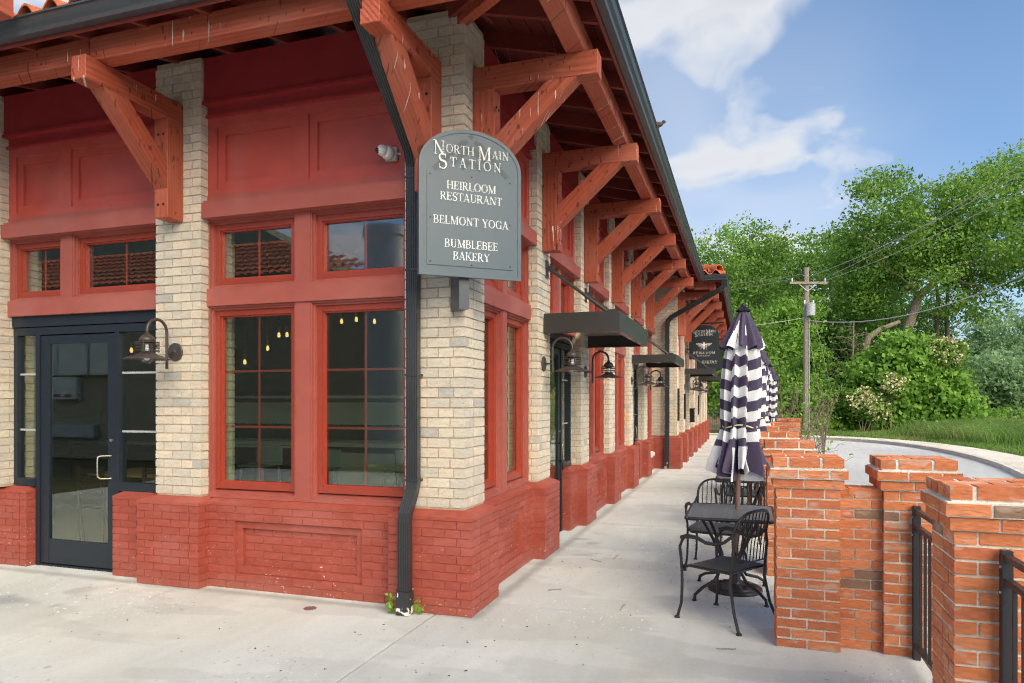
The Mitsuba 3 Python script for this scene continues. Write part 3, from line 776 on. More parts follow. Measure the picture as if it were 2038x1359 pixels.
# rows of half-round ridge tiles along the hip of the second wing
for i in range(9):
    p = np.array([xg2 - .06 - i * .30, yg2 + .05 + i * .30, 0]); q = p + [-.36, .36, 0]
    p[2] = zs(.06 + i * .30) + .13; q[2] = zs(.36 + i * .30) + .14
    ang = np.linspace(-.1, np.pi + .1, 10); a = np.array([.7071, .7071, 0])
    P = np.array([[o + a * math.cos(t) * r + np.array([0, 0, 1]) * math.sin(t) * r for t in ang] for o, r in ((p, .125), (q, .10))])
    P2 = np.array([[o + a * math.cos(t) * r + np.array([0, 0, 1]) * math.sin(t) * r for t in ang] for o, r in ((p, .105), (q, .08))])
    mb = MB(); mb.grid(P).grid(P2); mb.grid(np.array([P[0], P2[0]])); mb.build(B + '__ridge_tile', 'm_clay')
# second wing's hipped end: gable slope facing the first wing
m = MB(fr_e2)
for c in range(7):
    for i in range(20):
        a = xg2 - 5.2 + i * TP; d = -.07 + c * .34
        if a + TP > xg2 - d * .9 or c == 0: continue
        if a < xg - .3 - d * 1.2: continue
        tile_mesh(m, fr_e2, a, d)
m.build(B + '__hip_tiling', 'm_clay', kind='stuff')

# beam end that juts from the upper roof at the left edge of the front
MB().cbox(-5.56, -5.36, 2.7, 3.93, 4.655, 4.92, .006, along(1)).build(B + '__beam_end', 'm_timber')

# ---- downspouts: ribbed rectangular pipe swept along a path
def downspout(path, w, d, facing, key=None, ribs=True):
    """path points on the pipe's axis; facing: unit vector of the broad face"""
    P = np.array(path, float); fz = np.array(facing, float)
    k = key or numbered(B + '__downspout')
    m = MB()
    prof = []
    nr = 5
    for i in range(nr * 4 + 1):
        x = -w / 2 + w * i / (nr * 4)
        prof.append((x, d / 2 - (.005 if (i % 4) == 2 and ribs else 0)))
    prof += [(w / 2, -d / 2), (-w / 2, -d / 2)]
    prof = np.array(prof); n = len(prof)
    rings = []
    for i in range(len(P)):
        t0 = P[i] - P[i - 1] if i > 0 else P[1] - P[0]; t1 = P[i + 1] - P[i] if i < len(P) - 1 else t0
        t = t0 / np.linalg.norm(t0) + t1 / np.linalg.norm(t1); t /= np.linalg.norm(t)
        side = np.cross(t, fz); side /= np.linalg.norm(side); out = np.cross(side, t)
        rings.append(P[i] + prof[:, :1] * side + prof[:, 1:] * out)
    v = np.vstack(rings); i, j = np.meshgrid(np.arange(len(P) - 1), np.arange(n), indexing='ij')
    q = np.stack([i * n + j, i * n + (j + 1) % n, (i + 1) * n + (j + 1) % n, (i + 1) * n + j], -1).reshape(-1, 4)
    m.add(v, q); m.build(k + '__pipe', 'm_spout')
    return k
k = downspout([(-2.505, 4.05, 4.58), (-2.505, 4.06, 4.50), (-2.546, 5.08, 3.72), (-2.549, 5.14, 3.60), (-2.549, 5.14, 1.04), (-2.551, 5.125, .98), (-2.563, 5.03, .80), (-2.564, 5.02, .74), (-2.564, 5.02, .02)], .096, .072, (0.04, -1, 0))
m = MB()
for z in (.13, .20): m.box(-2.622, -2.506, 4.974, 5.062, z, z + .008)
m.box(-2.620, -2.508, 4.976, 5.06, 0.006, .19)
m.build(k + '__shoe', 'm_spout')
for z in (1.05, 1.9, 2.75, 3.5): MB().box(-2.607, -2.491, 5.10, 5.2, z, z + .02).build(k + '__strap', 'm_spout')
k = downspout([(xg2 + .06, yg2 - .05, 4.59), (xg2 + .05, yg2 - .03, 4.45), (xg2 - .05, yg2 - .02, 4.36), (-1.72, 17.83, 3.80), (-1.82, 17.85, 3.70), (-1.84, 17.85, 3.55), (-1.84, 17.85, 1.0), (-1.84, 17.80, .85), (-1.84, 17.80, .02)], .115, .08, (0.05, -1, 0))

# ---- flat steel canopies over the doors
def canopy(fr, a0, a1, reach, z0, z1, rod_a, wall_z, label, out=0):
    k = thing('door_canopy', label, 'canopy', 'flat steel canopies over the doors')
    m = MB(fr); t = .012; c = .05
    m.box(a0, a0 + t, 0.01, reach, z0, z1); m.box(a1 - t, a1, .01, reach, z0, z1)
    m.box(a0 + t, a1 - t, reach - t, reach, z0, z1)
    m.box(a0 + t, a1 - t, reach - t - .05, reach - t, z0, z0 + .012); m.box(a0 + t, a0 + t + .05, .01, reach - t, z0, z0 + .012); m.box(a1 - t - .05, a1 - t, .01, reach - t, z0, z0 + .012)
    m.build(k + '__frame', 'm_canopy')
    d = MB(fr); n = 9
    for i in range(n):
        p = a0 + t + (a1 - a0 - 2 * t) * i / n; q = a0 + t + (a1 - a0 - 2 * t) * (i + 1) / n
        d.box(p + .003, q - .003, .012, reach - t, z1 - .055, z1 - .04)
    d.build(k + '__deck', 'm_canopy_deck')
    l = MB(fr); ang = np.linspace(0, np.pi / 2, 7)
    l2 = MB()
    L = MB(); L.lathe([(0, -.075), (.06, -.07), (.11, -.045), (.135, 0), (.14, .01), (0, .012)], n=20)
    cen = np.array([(a0 + a1) / 2 - .45, reach * .52, z1 - .068])
    for v, f in zip(L.v, L.f): l.add(v + cen, f)
    l.build(k + '__ceiling_light', 'm_grey_plastic', True)
    for a in rod_a:
        r = MB(fr); r.tube([[a, .03, wall_z], [a, reach - .16, z1 + .01]], .019, 10); r.build(k + '__tie_rod', 'm_canopy', True)
        p = MB(fr); p.box(a - .05, a + .05, out, out + .012, wall_z - .11, wall_z + .09); p.box(a - .012, a + .012, out, .09, wall_z - .03, wall_z + .03); p.box(a - .012, a + .012, reach - .2, reach - .06, z1 - .01, z1 + .035); p.build(k + '__rod_plate', 'm_canopy')
    return k
canopy(FS1, 7.52, 9.82, .853, 2.455, 2.675, (7.66, 9.70), 3.20, 'black steel canopy hung on tie rods over the nearest side door')
canopy(FS1, 13.95, 16.0, .858, 2.455, 2.615, (14.08, 15.9), 3.12, 'black steel canopy over the second door along the side wall')
canopy(FS2, 20.25, 22.3, .80, 2.45, 2.61, (20.4, 22.15), 3.1, 'black steel canopy just behind the hanging bee sign')
canopy(FS2, 26.4, 28.45, .80, 2.45, 2.61, (26.55, 28.3), 3.1, 'farthest black steel canopy along the side wall')

# ---- gooseneck wall lamps
def wall_lamp(x, y, z, deg, label):
    """stands off a wall whose outward direction is -y turned by deg"""
    fr = placed(x, y, z, deg)
    k = thing('wall_lamp', label, 'lamp', 'gooseneck wall lamps on the brick piers')
    p = MB(fr); 
    def ring(L, f): 
        for v, q in zip(L.v, L.f): p.add(f(v), q)
    L = MB(); L.lathe([(0, .0), (.086, .0), (.086, .008), (.074, .014), (.03, .016), (.022, .03), (0, .03)], n=20)
    ring(L, lambda v: np.stack([v[:, 0], -v[:, 2], v[:, 1]], 1))
    p.tube([[0, -.02, 0], [0, -.105, 0]], .010, 8)
    p.build(k + '__wall_plate', 'm_bronze', True)
    a = MB(fr); R = .112
    t = np.linspace(0, np.pi, 13)
    pts = [[0, -.105, -.16], [0, -.105, .02], [0, -.105, .17]] + [[0, -.105 - R + R * math.cos(q), .17 + R * math.sin(q)] for q in t[1:]] + [[0, -.105 - 2 * R, .145]]
    a.tube(pts, .0135, 10); a.build(k + '__arm', 'm_bronze', True)
    c0 = np.array([0, -.105 - 2 * R, 0])
    s = MB(fr); s.lathe([(0, .15), (.018, .15), (.022, .135), (.045, .125), (.064, .10), (.07, .075), (.05, .07), (.05, .055), (0, .055)], c0, 20); s.build(k + '__dome', 'm_bronze', True)
    g = MB(fr)
    th = np.linspace(0, 2 * np.pi, 25)
    for zz in (.066, .045, .018, -.008): g.tube(np.stack([.098 * np.cos(th), .098 * np.sin(th), th * 0 + zz], 1) + c0, .0042, 6)
    for q in range(4):
        an = q * np.pi / 2 + .5; g.tube([[.098 * math.cos(an), c0[1] + .098 * math.sin(an), .072], [.098 * math.cos(an), c0[1] + .098 * math.sin(an), -.03]], .004, 6)
    g.build(k + '__cage', 'm_bronze', True)
    sh = MB(fr); sh.lathe([(.05, -.012), (.062, -.03), (.10, -.048), (.198, -.082), (.20, -.086), (.198, -.087), (.10, -.055), (.05, -.03), (.045, -.012)], c0, 28); sh.build(k + '__shade', 'm_bronze', 35)
    b = MB(fr); b.lathe([(.03, .05), (.045, .04), (.046, -.02), (.05, -.07), (.042, -.10), (.025, -.118), (0, -.125)], c0, 16); b.build(k + '__glass_jar', 'm_bulb_glass', True)
    e = MB(fr); e.lathe([(.014, .055), (.016, .0), (.028, -.045), (.03, -.065), (.018, -.09), (0, -.095)], c0, 14); e.build(k + '__bulb', 'm_white_plastic', True)
wall_lamp(-5.03, YT, 2.155, 0, 'bronze gooseneck wall lamp on the brick pier beside the glass front door')
wall_lamp(XT, 7.53, 2.115, 90, 'bronze gooseneck wall lamp under the nearest side door canopy')
wall_lamp(XT, 9.70, 2.11, 90, 'bronze gooseneck wall lamp on the far side of the nearest side door')
wall_lamp(XT, PC[3] + .02, 2.11, 90, 'bronze gooseneck wall lamp under the second side door canopy')
wall_lamp(XT, PC[4] + .02, 2.11, 90, 'bronze gooseneck wall lamp just before the second black downspout')
wall_lamp(X2, W2[0], 2.1, 90, 'small distant gooseneck lamp under the third canopy')
wall_lamp(X2, W2[1], 2.1, 90, 'small distant gooseneck lamp past the third canopy')
wall_lamp(X2, W2[3], 2.1, 90, 'farthest gooseneck lamp along the side wall, under the last canopy')

# ---- dome security camera on the spandrel panel
k = thing('security_camera', 'white dome security camera mounted on the red panel above the windows', 'security camera')
m = MB(); m.cbox(-2.885, -2.775, 5.275, 5.318, 3.725, 3.835, .006); m.build(k + '__mounting_box', 'm_grey_plastic')
L = MB(placed(-2.845, 5.275, 3.785)); q = MB()
q.lathe([(0, .0), (.056, .0), (.058, .02), (.052, .045), (.04, .06), (0, .062)], n=20)
for v, f in zip(q.v, q.f): L.add(np.stack([v[:, 0], -v[:, 2], v[:, 1]], 1), f)
L.build(k + '__base', 'm_white_plastic', True)
s = trimesh.creation.icosphere(3, .046); MB(placed(-2.868, 5.205, 3.79)).add(s.vertices, s.faces).build(k + '__ball', 'm_white_plastic', True)
s = trimesh.creation.icosphere(2, .022); MB(placed(-2.892, 5.175, 3.783)).add(s.vertices, s.faces).build(k + '__lens', 'm_black', True)
MB().tube([[-2.775, 5.3, 3.78], [-2.74, 5.3, 3.78]], .010, 8).build(k + '__cable_gland', 'm_grey_plastic', True)

# ---- bird spikes on the corner bracket, a bird on the gutter, an outlet on the base
k = thing('bird_spike', 'thin steel bird spikes standing on the corner bracket arm', 'bird spikes')
for x in (-1.90, -1.80, -1.55, -1.42):
    MB().tube([[x, 5.40, ZA1], [x - .02 + rng.uniform(-.02, .02), 5.40, ZA1 + .13]], .0022, 5).build(k + '__spike', 'm_steel')
k = thing('bird', 'small brown bird perched on the edge of the gutter', 'bird')
fr = placed(-.90, 7.87, ZG + .138, 15)
s = trimesh.creation.icosphere(3, 1.0); v = np.array(s.vertices)
body = v * [.05, .028, .030]; body[:, 2] += .042 + .25 * body[:, 0]
tail = v[:, 0] < -.5; body[tail] = body[tail] * [1.5, .55, 1] 
body[tail, 2] *= .9
head = v * [.021, .019, .020] + [.052, 0, .073]
import manifold3d as m3
mm = m3.Manifold(m3.Mesh(body.astype(np.float32), np.array(s.faces, np.uint32))) + m3.Manifold(m3.Mesh(head.astype(np.float32), np.array(s.faces, np.uint32)))
o = mm.to_mesh(); MB(fr).add(o.vert_properties[:, :3], o.tri_verts).build(k + '__body', 'm_bird', True)
c = trimesh.creation.cone(.006, .018, sections=8); cv = np.array(c.vertices)
MB(fr).add(np.stack([cv[:, 2] + .070, cv[:, 0], cv[:, 1] + .072], 1), c.faces).build(k + '__beak', 'm_black')
for q in (-.012, .012): MB(fr).tube([[0, q, 0], [0, q, .03]], .003, 5).build(k + '__leg', 'm_black')
for q in (-1, 1):
    w = v * [.045, .007, .022]; w[:, 2] += .045; w[:, 0] -= .012; w[:, 1] += q * .026
    MB(fr).add(w, s.faces).build(k + '__wing', 'm_bird', True)
k = thing('outlet_box', 'white weatherproof outlet box on the red brick base near the second downspout', 'outlet')
MB(fr_side(PX)).cbox(16.10, 16.20, 0.0, .05, .42, .56, .006).build(k + '__cover', 'm_white_plastic')
MB(fr_side(PX)).cbox(16.115, 16.185, .05, .09, .46, .54, .006).build(k + '__lid', 'm_white_plastic')
# dark plaques and planters on the far piers
for c, lab in ((18.24, 'tall dark menu board on the first pier past the downspout'), (W2[0], 'dark plaque on the second pier past the downspout'), (W2[3], 'dark plaque on a distant pier near the end')):
    k = thing('menu_board', lab, 'board')
    MB(fr_side(X2)).cbox(c - .17, c + .17, .0, .03, 1.20, 2.02 if c < 19 else 1.9, .006).build(k + '__frame', 'm_black')
    MB(fr_side(X2)).box(c - .14, c + .14, .03, .034, 1.24, 1.96 if c < 19 else 1.86).build(k + '__panel', 'm_sign_dark')
k = thing('mailbox', 'dark metal mailbox on a distant cream pier', 'mailbox')
MB(fr_side(X2)).cbox(W2[1] - .12, W2[1] + .12, 0, .14, 1.05, 1.45, .01).build(k + '__box', 'm_black')
MB(fr_side(X2)).cbox(W2[1] - .13, W2[1] + .13, 0, .16, 1.45, 1.48, .004).build(k + '__lid', 'm_black')
# ---------------------------------------------------------------- serif capitals from strokes (height 1)
def seg(p, q, w): return LineString([p, q]).buffer(w / 2, cap_style=2)
def arcs(cx, cy, rx, ry, t0, t1, w0, w1, n=28):
    """arc whose width is w1 where it runs upright and w0 where it runs level"""
    t = np.radians(np.linspace(t0, t1, n)); o, i = [], []
    for a in t:
        w = w0 + (w1 - w0) * abs(math.cos(a)) ** 1.4
        o.append((cx + (rx + 0) * math.cos(a), cy + ry * math.sin(a))); i.append((cx + (rx - w) * math.cos(a), cy + (ry - min(w, .06 + .3 * (w - w0))) * math.sin(a)))
    return Polygon(o + i[::-1]).buffer(0)
TK, TN = .115, .044
def ser(x, y, w=.26): return sbox(x - w / 2, y - (.04 if y > .5 else 0), x + w / 2, y + (0 if y > .5 else .04))
def stem(x, y0=0, y1=1, w=TK, sw=.30): return [sbox(x - w / 2, y0, x + w / 2, y1)] + ([ser(x, 0, sw)] if y0 == 0 else []) + ([ser(x, 1, sw)] if y1 == 1 else [])
def glyph(ch):
    if ch == 'A': return .84, [seg((.13, 0), (.42, 1.0), TN), seg((.42, 1.0), (.70, 0), TK), sbox(.24, .30, .62, .345), ser(.12, 0, .25), ser(.71, 0, .30), Polygon([(.34, .96), (.42, 1.03), (.50, .96), (.42, .8)])]
    if ch == 'B': return .74, stem(.16) + [arcs(.36, .755, .26, .245, -90, 90, TN, TK), arcs(.38, .265, .30, .265, -90, 90, TN, TK), sbox(.16, .95, .37, 1), sbox(.16, .49, .39, .54), sbox(.16, 0, .39, .05)]
    if ch == 'E': return .70, stem(.16) + [sbox(.16, .95, .60, 1), sbox(.16, 0, .63, .05), sbox(.16, .49, .48, .54), Polygon([(.56, 1), (.60, 1), (.62, .76), (.58, .76)]), Polygon([(.60, 0), (.64, 0), (.67, .26), (.63, .26)]), sbox(.46, .40, .50, .63)]
    if ch == 'G': return .88, [arcs(.46, .5, .42, .52, 40, 320, TN, TK), sbox(.66, .02, .79, .44), ser(.72, .44 + .54, .01), sbox(.58, .40, .87, .44), sbox(.75, .66, .79, .98)]
    if ch == 'H': return .90, stem(.17) + stem(.73) + [sbox(.17, .48, .73, .53)]
    if ch == 'I': return .38, stem(.19)
    if ch == 'K': return .86, stem(.16) + [seg((.22, .42), (.66, .98), TN), seg((.36, .58), (.72, .02), TK), ser(.68, 1, .26), ser(.74, 0, .28)]
    if ch == 'L': return .68, stem(.16) + [sbox(.16, 0, .60, .05), Polygon([(.58, 0), (.62, 0), (.66, .30), (.62, .30)])]
    if ch == 'M': return 1.06, [sbox(.14, 0, .19, 1), sbox(.82, 0, .95, 1), seg((.19, .98), (.52, .03), TK), seg((.52, .03), (.85, .98), TN), ser(.165, 0, .24), ser(.885, 0, .30), ser(.13, 1, .22), ser(.92, 1, .22)]
    if ch == 'N': return .92, [sbox(.15, 0, .20, 1), sbox(.72, 0, .77, 1), seg((.17, .97), (.73, .02), TK), ser(.175, 0, .24), ser(.745, 1, .24), ser(.11, 1, .20)]
    if ch == 'O': return .92, [arcs(.46, .5, .42, .52, 0, 360, TN, TK)]
    if ch == 'R': return .82, stem(.16) + [arcs(.36, .74, .28, .26, -90, 90, TN, TK), sbox(.16, .95, .37, 1), sbox(.16, .48, .37, .53), seg((.38, .50), (.70, .02), TK), ser(.73, 0, .22)]
    if ch == 'S': 
        t = np.linspace(0, 1, 34); x = .33 + .21 * np.cos(np.pi * (.12 + 1.5 * 1.0) * 0 + np.where(t < .5, np.radians(35 + t / .5 * 235), np.radians(90 - (t - .5) / .5 * 235)))
        up = np.radians(35 + np.minimum(t, .5) / .5 * 235); dn = np.radians(90 - np.maximum(t - .5, 0) / .5 * 235)
        px = np.where(t < .5, .33 + .22 * np.cos(up), .33 + .24 * np.cos(dn)); py = np.where(t < .5, .745 + .235 * np.sin(up), .255 + .255 * np.sin(dn))
        w = TN + (TK - TN) * np.exp(-((t - .5) / .2) ** 2)
        return .66, [seg((px[i], py[i]), (px[i + 1], py[i + 1]), (w[i] + w[i + 1]) / 2).buffer(.012) for i in range(33)] + [sbox(.50, .70, .535, .98), sbox(.10, .02, .135, .30)]
    if ch == 'T': return .76, stem(.38, 0, .97) + [sbox(.04, .95, .72, 1), Polygon([(.03, 1), (.07, 1), (.05, .74), (.01, .74)]), Polygon([(.69, 1), (.73, 1), (.75, .74), (.71, .74)])]
    if ch == 'U': return .88, [sbox(.13, .28, .26, 1), sbox(.68, .28, .73, 1), arcs(.43, .30, .30, .32, 180, 360, TN, TK * .7), ser(.19, 1, .28), ser(.705, 1, .22)]
    if ch == 'Y': return .82, [seg((.12, .98), (.42, .44), TK), seg((.42, .44), (.70, .98), TN), sbox(.355, 0, .485, .46), ser(.42, 0, .30), ser(.12, 1, .28), ser(.70, 1, .24)]
    return .34, []
def caps(text, h, big=None, track=.04):
    """union of the letters, centred in x, baseline 0; big: height of initials"""
    out, x = [], 0.0
    for i, ch in enumerate(text):
        first = big and (i == 0 or text[i - 1] == ' ')
        hh = big if first else h
        w, g = glyph(ch)
        if g:
            out.append(affinity.translate(affinity.scale(unary_union(g), hh, hh, origin=(0, 0)), x, -(big - h) * .55 if first and big else 0))
        x += w * hh + track * h
    u = unary_union(out); a, b_, c_, d_ = u.bounds
    return affinity.translate(u, -(a + c_) / 2, 0)

def arch(w, z0, zs_, z1, n=28):
    """outline with upright sides to zs_ and a low rounded head up to z1"""
    t = np.linspace(0, np.pi, n)
    return Polygon([(-w, z0), (w, z0)] + [(w * math.cos(a), zs_ + (z1 - zs_) * math.sin(a)) for a in t])

# ---- hanging sign on the corner, turned to the diagonal
th = math.radians(49)
TT, NN = np.array([math.sin(th), math.cos(th), 0]), np.array([math.cos(th), -math.sin(th), 0])
S0 = np.array([XT, YT, 0]) + NN * .20 - TT * .012
def on_sign(o): return lambda v: S0 + v[:, :1] * TT + v[:, 1:2] * np.array([0, 0, 1]) + (v[:, 2:3] + o) * NN
k = thing('hanging_sign', 'grey arched sign reading NORTH MAIN STATION above HEIRLOOM RESTAURANT, BELMONT YOGA and BUMBLEBEE BAKERY', 'sign')
body = arch(.418, 2.655, 3.50, 3.795)
MB().poly(body.buffer(-.004), .05, on_sign(-.052)).build(k + '__board', 'm_sign')
MB().poly(body.difference(body.buffer(-.028)), .006, on_sign(-.002)).build(k + '__rim', 'm_sign')
MB().poly(sbox(-.355, 2.735, .345, 3.447), .007, on_sign(-.002)).build(k + '__name_panel', 'm_sign')
m = MB()                                                            # woven lattice emblem, a tone darker
dg = math.radians(45); em = []
for x0, z0, L_ in ((-.24, 3.52, .25), (-.15, 3.52, .18), (-.30, 3.46, .18), (-.08, 3.49, .10)): em.append(seg((x0, z0), (x0 + L_ * .72, z0 + L_ * .72), .038))
for x0, z0, L_ in ((.24, 3.52, .25), (.15, 3.52, .18), (.30, 3.46, .18), (.08, 3.49, .10)): em.append(seg((x0, z0), (x0 - L_ * .72, z0 + L_ * .72), .038))
for x0, z0 in ((0, 3.745), (-.043, 3.70), (.043, 3.70), (0, 3.655), (-.086, 3.655), (.086, 3.655), (-.043, 3.61), (.043, 3.61)): em.append(affinity.rotate(sbox(x0 - .017, z0 - .017, x0 + .017, z0 + .017), 45))
m.poly(unary_union(em).intersection(body.buffer(-.03)).difference(sbox(-.5, 0, .5, 3.452)), .0016, on_sign(-.0015)); m.build(k + '__emblem', 'm_sign_mark')
for txt, h, big, z, x, tr in (('NORTH MAIN', .064, .106, 3.598, .0, .06), ('STATION', .072, .115, 3.495, -.01, .26), ('HEIRLOOM', .062, None, 3.323, 0, .02), ('RESTAURANT', .062, None, 3.235, 0, .02),
                              ('BELMONT YOGA', .062, None, 3.053, 0, .03), ('BUMBLEBEE', .062, None, 2.878, 0, .02), ('BAKERY', .062, None, 2.785, 0, .02)):
    MB().poly(affinity.translate(caps(txt, h, big, tr), x, z), .002, on_sign(.0045)).build(k + '__lettering', 'm_white')
for x, z in [(-.33, 2.76), (.32, 2.76), (-.33, 3.42), (.32, 3.42), (-.33, 3.09), (.32, 3.09), (0, 2.75), (0, 3.432)]:
    MB().poly(Point(x, z).buffer(.006, 8), .004, on_sign(.005)).build(k + '__screw', 'm_black')
m = MB()                                                            # folded bracket behind, bolted to both faces of the corner
m.bar(S0 - NN * .053 - TT * .040 + [0, 0, 3.0], S0 - NN * .27 - TT * .040 + [0, 0, 3.0], .085, 1.16, c=.0)
m.build(k + '__bracket', 'm_gutter')

# ---- hanging sign with a bee, further along
k = thing('hanging_sign', 'black arched hanging sign with a white bee and HEIRLOOM RESTAURANT lettering', 'sign')
ys, xc2 = 21.2, -1.13
def on2(o, xc=xc2, y=ys): return lambda v: np.stack([xc + v[:, 0], y - v[:, 2] - o, v[:, 1]], 1)
MB().poly(arch(.42, 2.92, 3.60, 3.92), .05, on2(-.05)).build(k + '__board', 'm_sign_dark')
for txt, h, big, tr, z in (('NORTH MAIN', .07, .11, .04, 3.70), ('STATION', .08, .12, .15, 3.60), ('HEIRLOOM', .07, None, .35, 3.075), ('RESTAURANT', .038, None, .2, 3.005)):
    MB().poly(affinity.translate(caps(txt, h, big, tr), 0, z), .003, on2(.001)).build(k + '__lettering', 'm_white')
m = MB()
bee = [affinity.scale(Point(0, 3.34).buffer(1, 16), .035, .045)]
for z, r in ((3.285, .042), (3.262, .040), (3.24, .034), (3.218, .024)): bee.append(affinity.scale(Point(0, z).buffer(1, 12), r, .009))
bee.append(affinity.scale(Point(0, 3.392).buffer(1, 12), .024, .018))
for q in (-1, 1):
    bee.append(affinity.rotate(affinity.scale(Point(q * .125, 3.365).buffer(1, 20), .095, .026), q * 6).difference(affinity.rotate(affinity.scale(Point(q * .125, 3.365).buffer(1, 20), .082, .014), q * 6)))
    bee.append(affinity.rotate(affinity.scale(Point(q * .10, 3.325).buffer(1, 20), .062, .020), -q * 14).difference(affinity.rotate(affinity.scale(Point(q * .10, 3.325).buffer(1, 20), .05, .010), -q * 14)))
    for dz in (0, .03, -.03): bee.append(LineString([(q * .03, 3.33 + dz), (q * .075, 3.31 + 1.8 * dz), (q * .085, 3.27 + 2 * dz)]).buffer(.004))
    bee.append(LineString([(q * .012, 3.405), (q * .035, 3.435)]).buffer(.004))
m.poly(unary_union(bee), .003, on2(.001)); m.build(k + '__bee_emblem', 'm_white')
m = MB(); m.box(-1.6, -.56, ys - .01, ys + .03, 3.95, 3.99); m.box(-1.612, -1.60, ys - .07, ys + .09, 3.1, 3.99); m.box(-1.6, -1.44, ys, ys + .02, 3.2, 3.24); m.build(k + '__bracket', 'm_black')
k = thing('hanging_sign', 'second black hanging sign, mostly hidden behind the bee sign', 'sign')
MB().poly(arch(.42, 2.80, 3.50, 3.80), .05, on2(-.05, -1.17, 25.4)).build(k + '__board', 'm_sign_dark')
for i, ch in enumerate('BAKERY'): MB().poly(affinity.translate(caps(ch, .09), -.22 + .088 * i, 3.02), .003, on2(.001, -1.17, 25.4)).build(k + '__letter', 'm_white')
m = MB(); m.box(-1.6, -.6, 25.39, 25.43, 3.83, 3.87); m.build(k + '__bracket', 'm_black')

# ---------------------------------------------------------------- orange brick patio piers and walls
org = []
HO = .0672
def org_pier(x0, x1, y0, y1, faces, label, caps_f=None, name='brick_pier', top=1.31, single=True):
    k = thing(name, label, 'brick pier', 'orange brick piers round the patio')
    zb = top - 3 * HO - .006
    n = int(round(zb / HO)); h = zb / n
    MB().box(x0 + .006, x1 - .006, y0 + .006, y1 - .006, -.03, zb).build(k + '__mortar', 'm_grey_mortar')
    L = []
    pier_bricks(x0, x1, y0, y1, 0, h, n, .192, .0125, faces, k, L, jit=.0025)
    e1, e2 = .022, .045
    pier_bricks(x0 - e1, x1 + e1, y0 - e1, y1 + e1, zb, HO, 1, .194, .012, 'frlb' if False else faces, k, L, jit=.002)
    q = []
    pier_bricks(x0 - e2, x1 + e2, y0 - e2, y1 + e2, zb + HO, HO, 1, .18, .014, faces, k, q, jit=.002); L += q
    m = MB(); m.box(x0 - e1 + .008, x1 + e1 - .008, y0 - e1 + .008, y1 + e1 - .008, zb, zb + HO); m.box(x0 - e2 + .007, x1 + e2 - .007, y0 - e2 + .007, y1 + e2 - .007, zb + HO, zb + 2 * HO + .001); m.box(x0 - .015, x1 + .015, y0 - .015, y1 + .015, zb + 2 * HO, top - .004)
    m.build(k + '__cap_mortar', 'm_grey_mortar')
    # top course: whole bricks laid flat, seen from above
    X0, X1, Y0, Y1 = x0 - .022, x1 + .022, y0 - .022, y1 + .022
    ny = 4; dy = (Y1 - Y0 + .012) / ny
    for j in range(ny):
        for a, b in row(X1 - X0, .190, .020, .090 if j % 2 == 0 else 0):
            L.append(((X0 + a, X0 + b, Y0 + j * dy, Y0 + (j + 1) * dy - .016, zb + 2 * HO + .012, top + rng.uniform(-.002, .002)), k))
    if single:
        for b, hh in L: MB().box(*b).build(k + '__brick', 'm_orange_brick')
    else:
        m = MB()
        for b, hh in L: m.box(*b)
        m.build(k + '__brickwork', 'm_orange_brick', kind='stuff')
    return k
XA = .208
lab = ['nearest of the row of orange brick piers beside the patio tables', 'second orange brick pier in the row, behind the nearest table', 'third orange brick pier in the row along the patio',
       'fourth orange brick pier in the row along the patio', 'fifth orange brick pier in the row along the patio', 'sixth orange brick pier in the row along the patio', 'last orange brick pier in the row along the patio']
for i in range(5):
    y = 5.18 + 2.07 * i
    org_pier(XA, XA + .405, y, y + .41, 'fl' if i else 'frl', lab[i], single=i < 3)
org_pier(.885, 1.29, 5.24, 5.65, 'fl', 'orange brick pier at the end of the short low wall, with the first railing post')
org_pier(.92, 1.33, 3.72, 4.13, 'fl', 'large orange brick pier closest to the viewer, between the two railings')
# low wall between the first two piers
k = thing('low_wall', 'short low orange brick wall joining two piers', 'wall')
n = 16; h = 1.10 / n
MB().box(.613, .885, 5.30, 5.50, -.03, 1.095).build(k + '__mortar', 'm_grey_mortar')
L = []; face_bricks('f', 5.29, .616, .882, 0, h, n, .194, .0105, k, L, jit=.0025)
for b, hh in L: MB().box(*b).build(k + '__brick', 'm_orange_brick')
for j in range(2): 
    for a, b in row(.266, .196, .014, .05 if j == 0 else .15): MB().box(.616 + a, .616 + b, 5.288 + j * .11, 5.388 + j * .11, 1.06, 1.103).build(k + '__brick', 'm_orange_brick')
# further piece of wall across the street end of the row
k = thing('low_wall', 'far orange brick wall running off behind the bare shrubs', 'wall')
MB().box(.62, 1.05, 15.0, 15.3, -.03, 1.29).build(k + '__mortar', 'm_grey_mortar')
L = []; face_bricks('f', 14.99, .62, 1.05, 0, .068, 19, .194, .0105, k, L); face_bricks('f', 14.98, .61, 1.06, 1.29, .06, 1, .194, .0105, k, L)
m = MB(); [m.box(*b) for b, hh in L]; m.box(.6, 1.07, 15.05, 15.32, 1.29, 1.35); m.build(k + '__brickwork', 'm_orange_brick', kind='stuff')

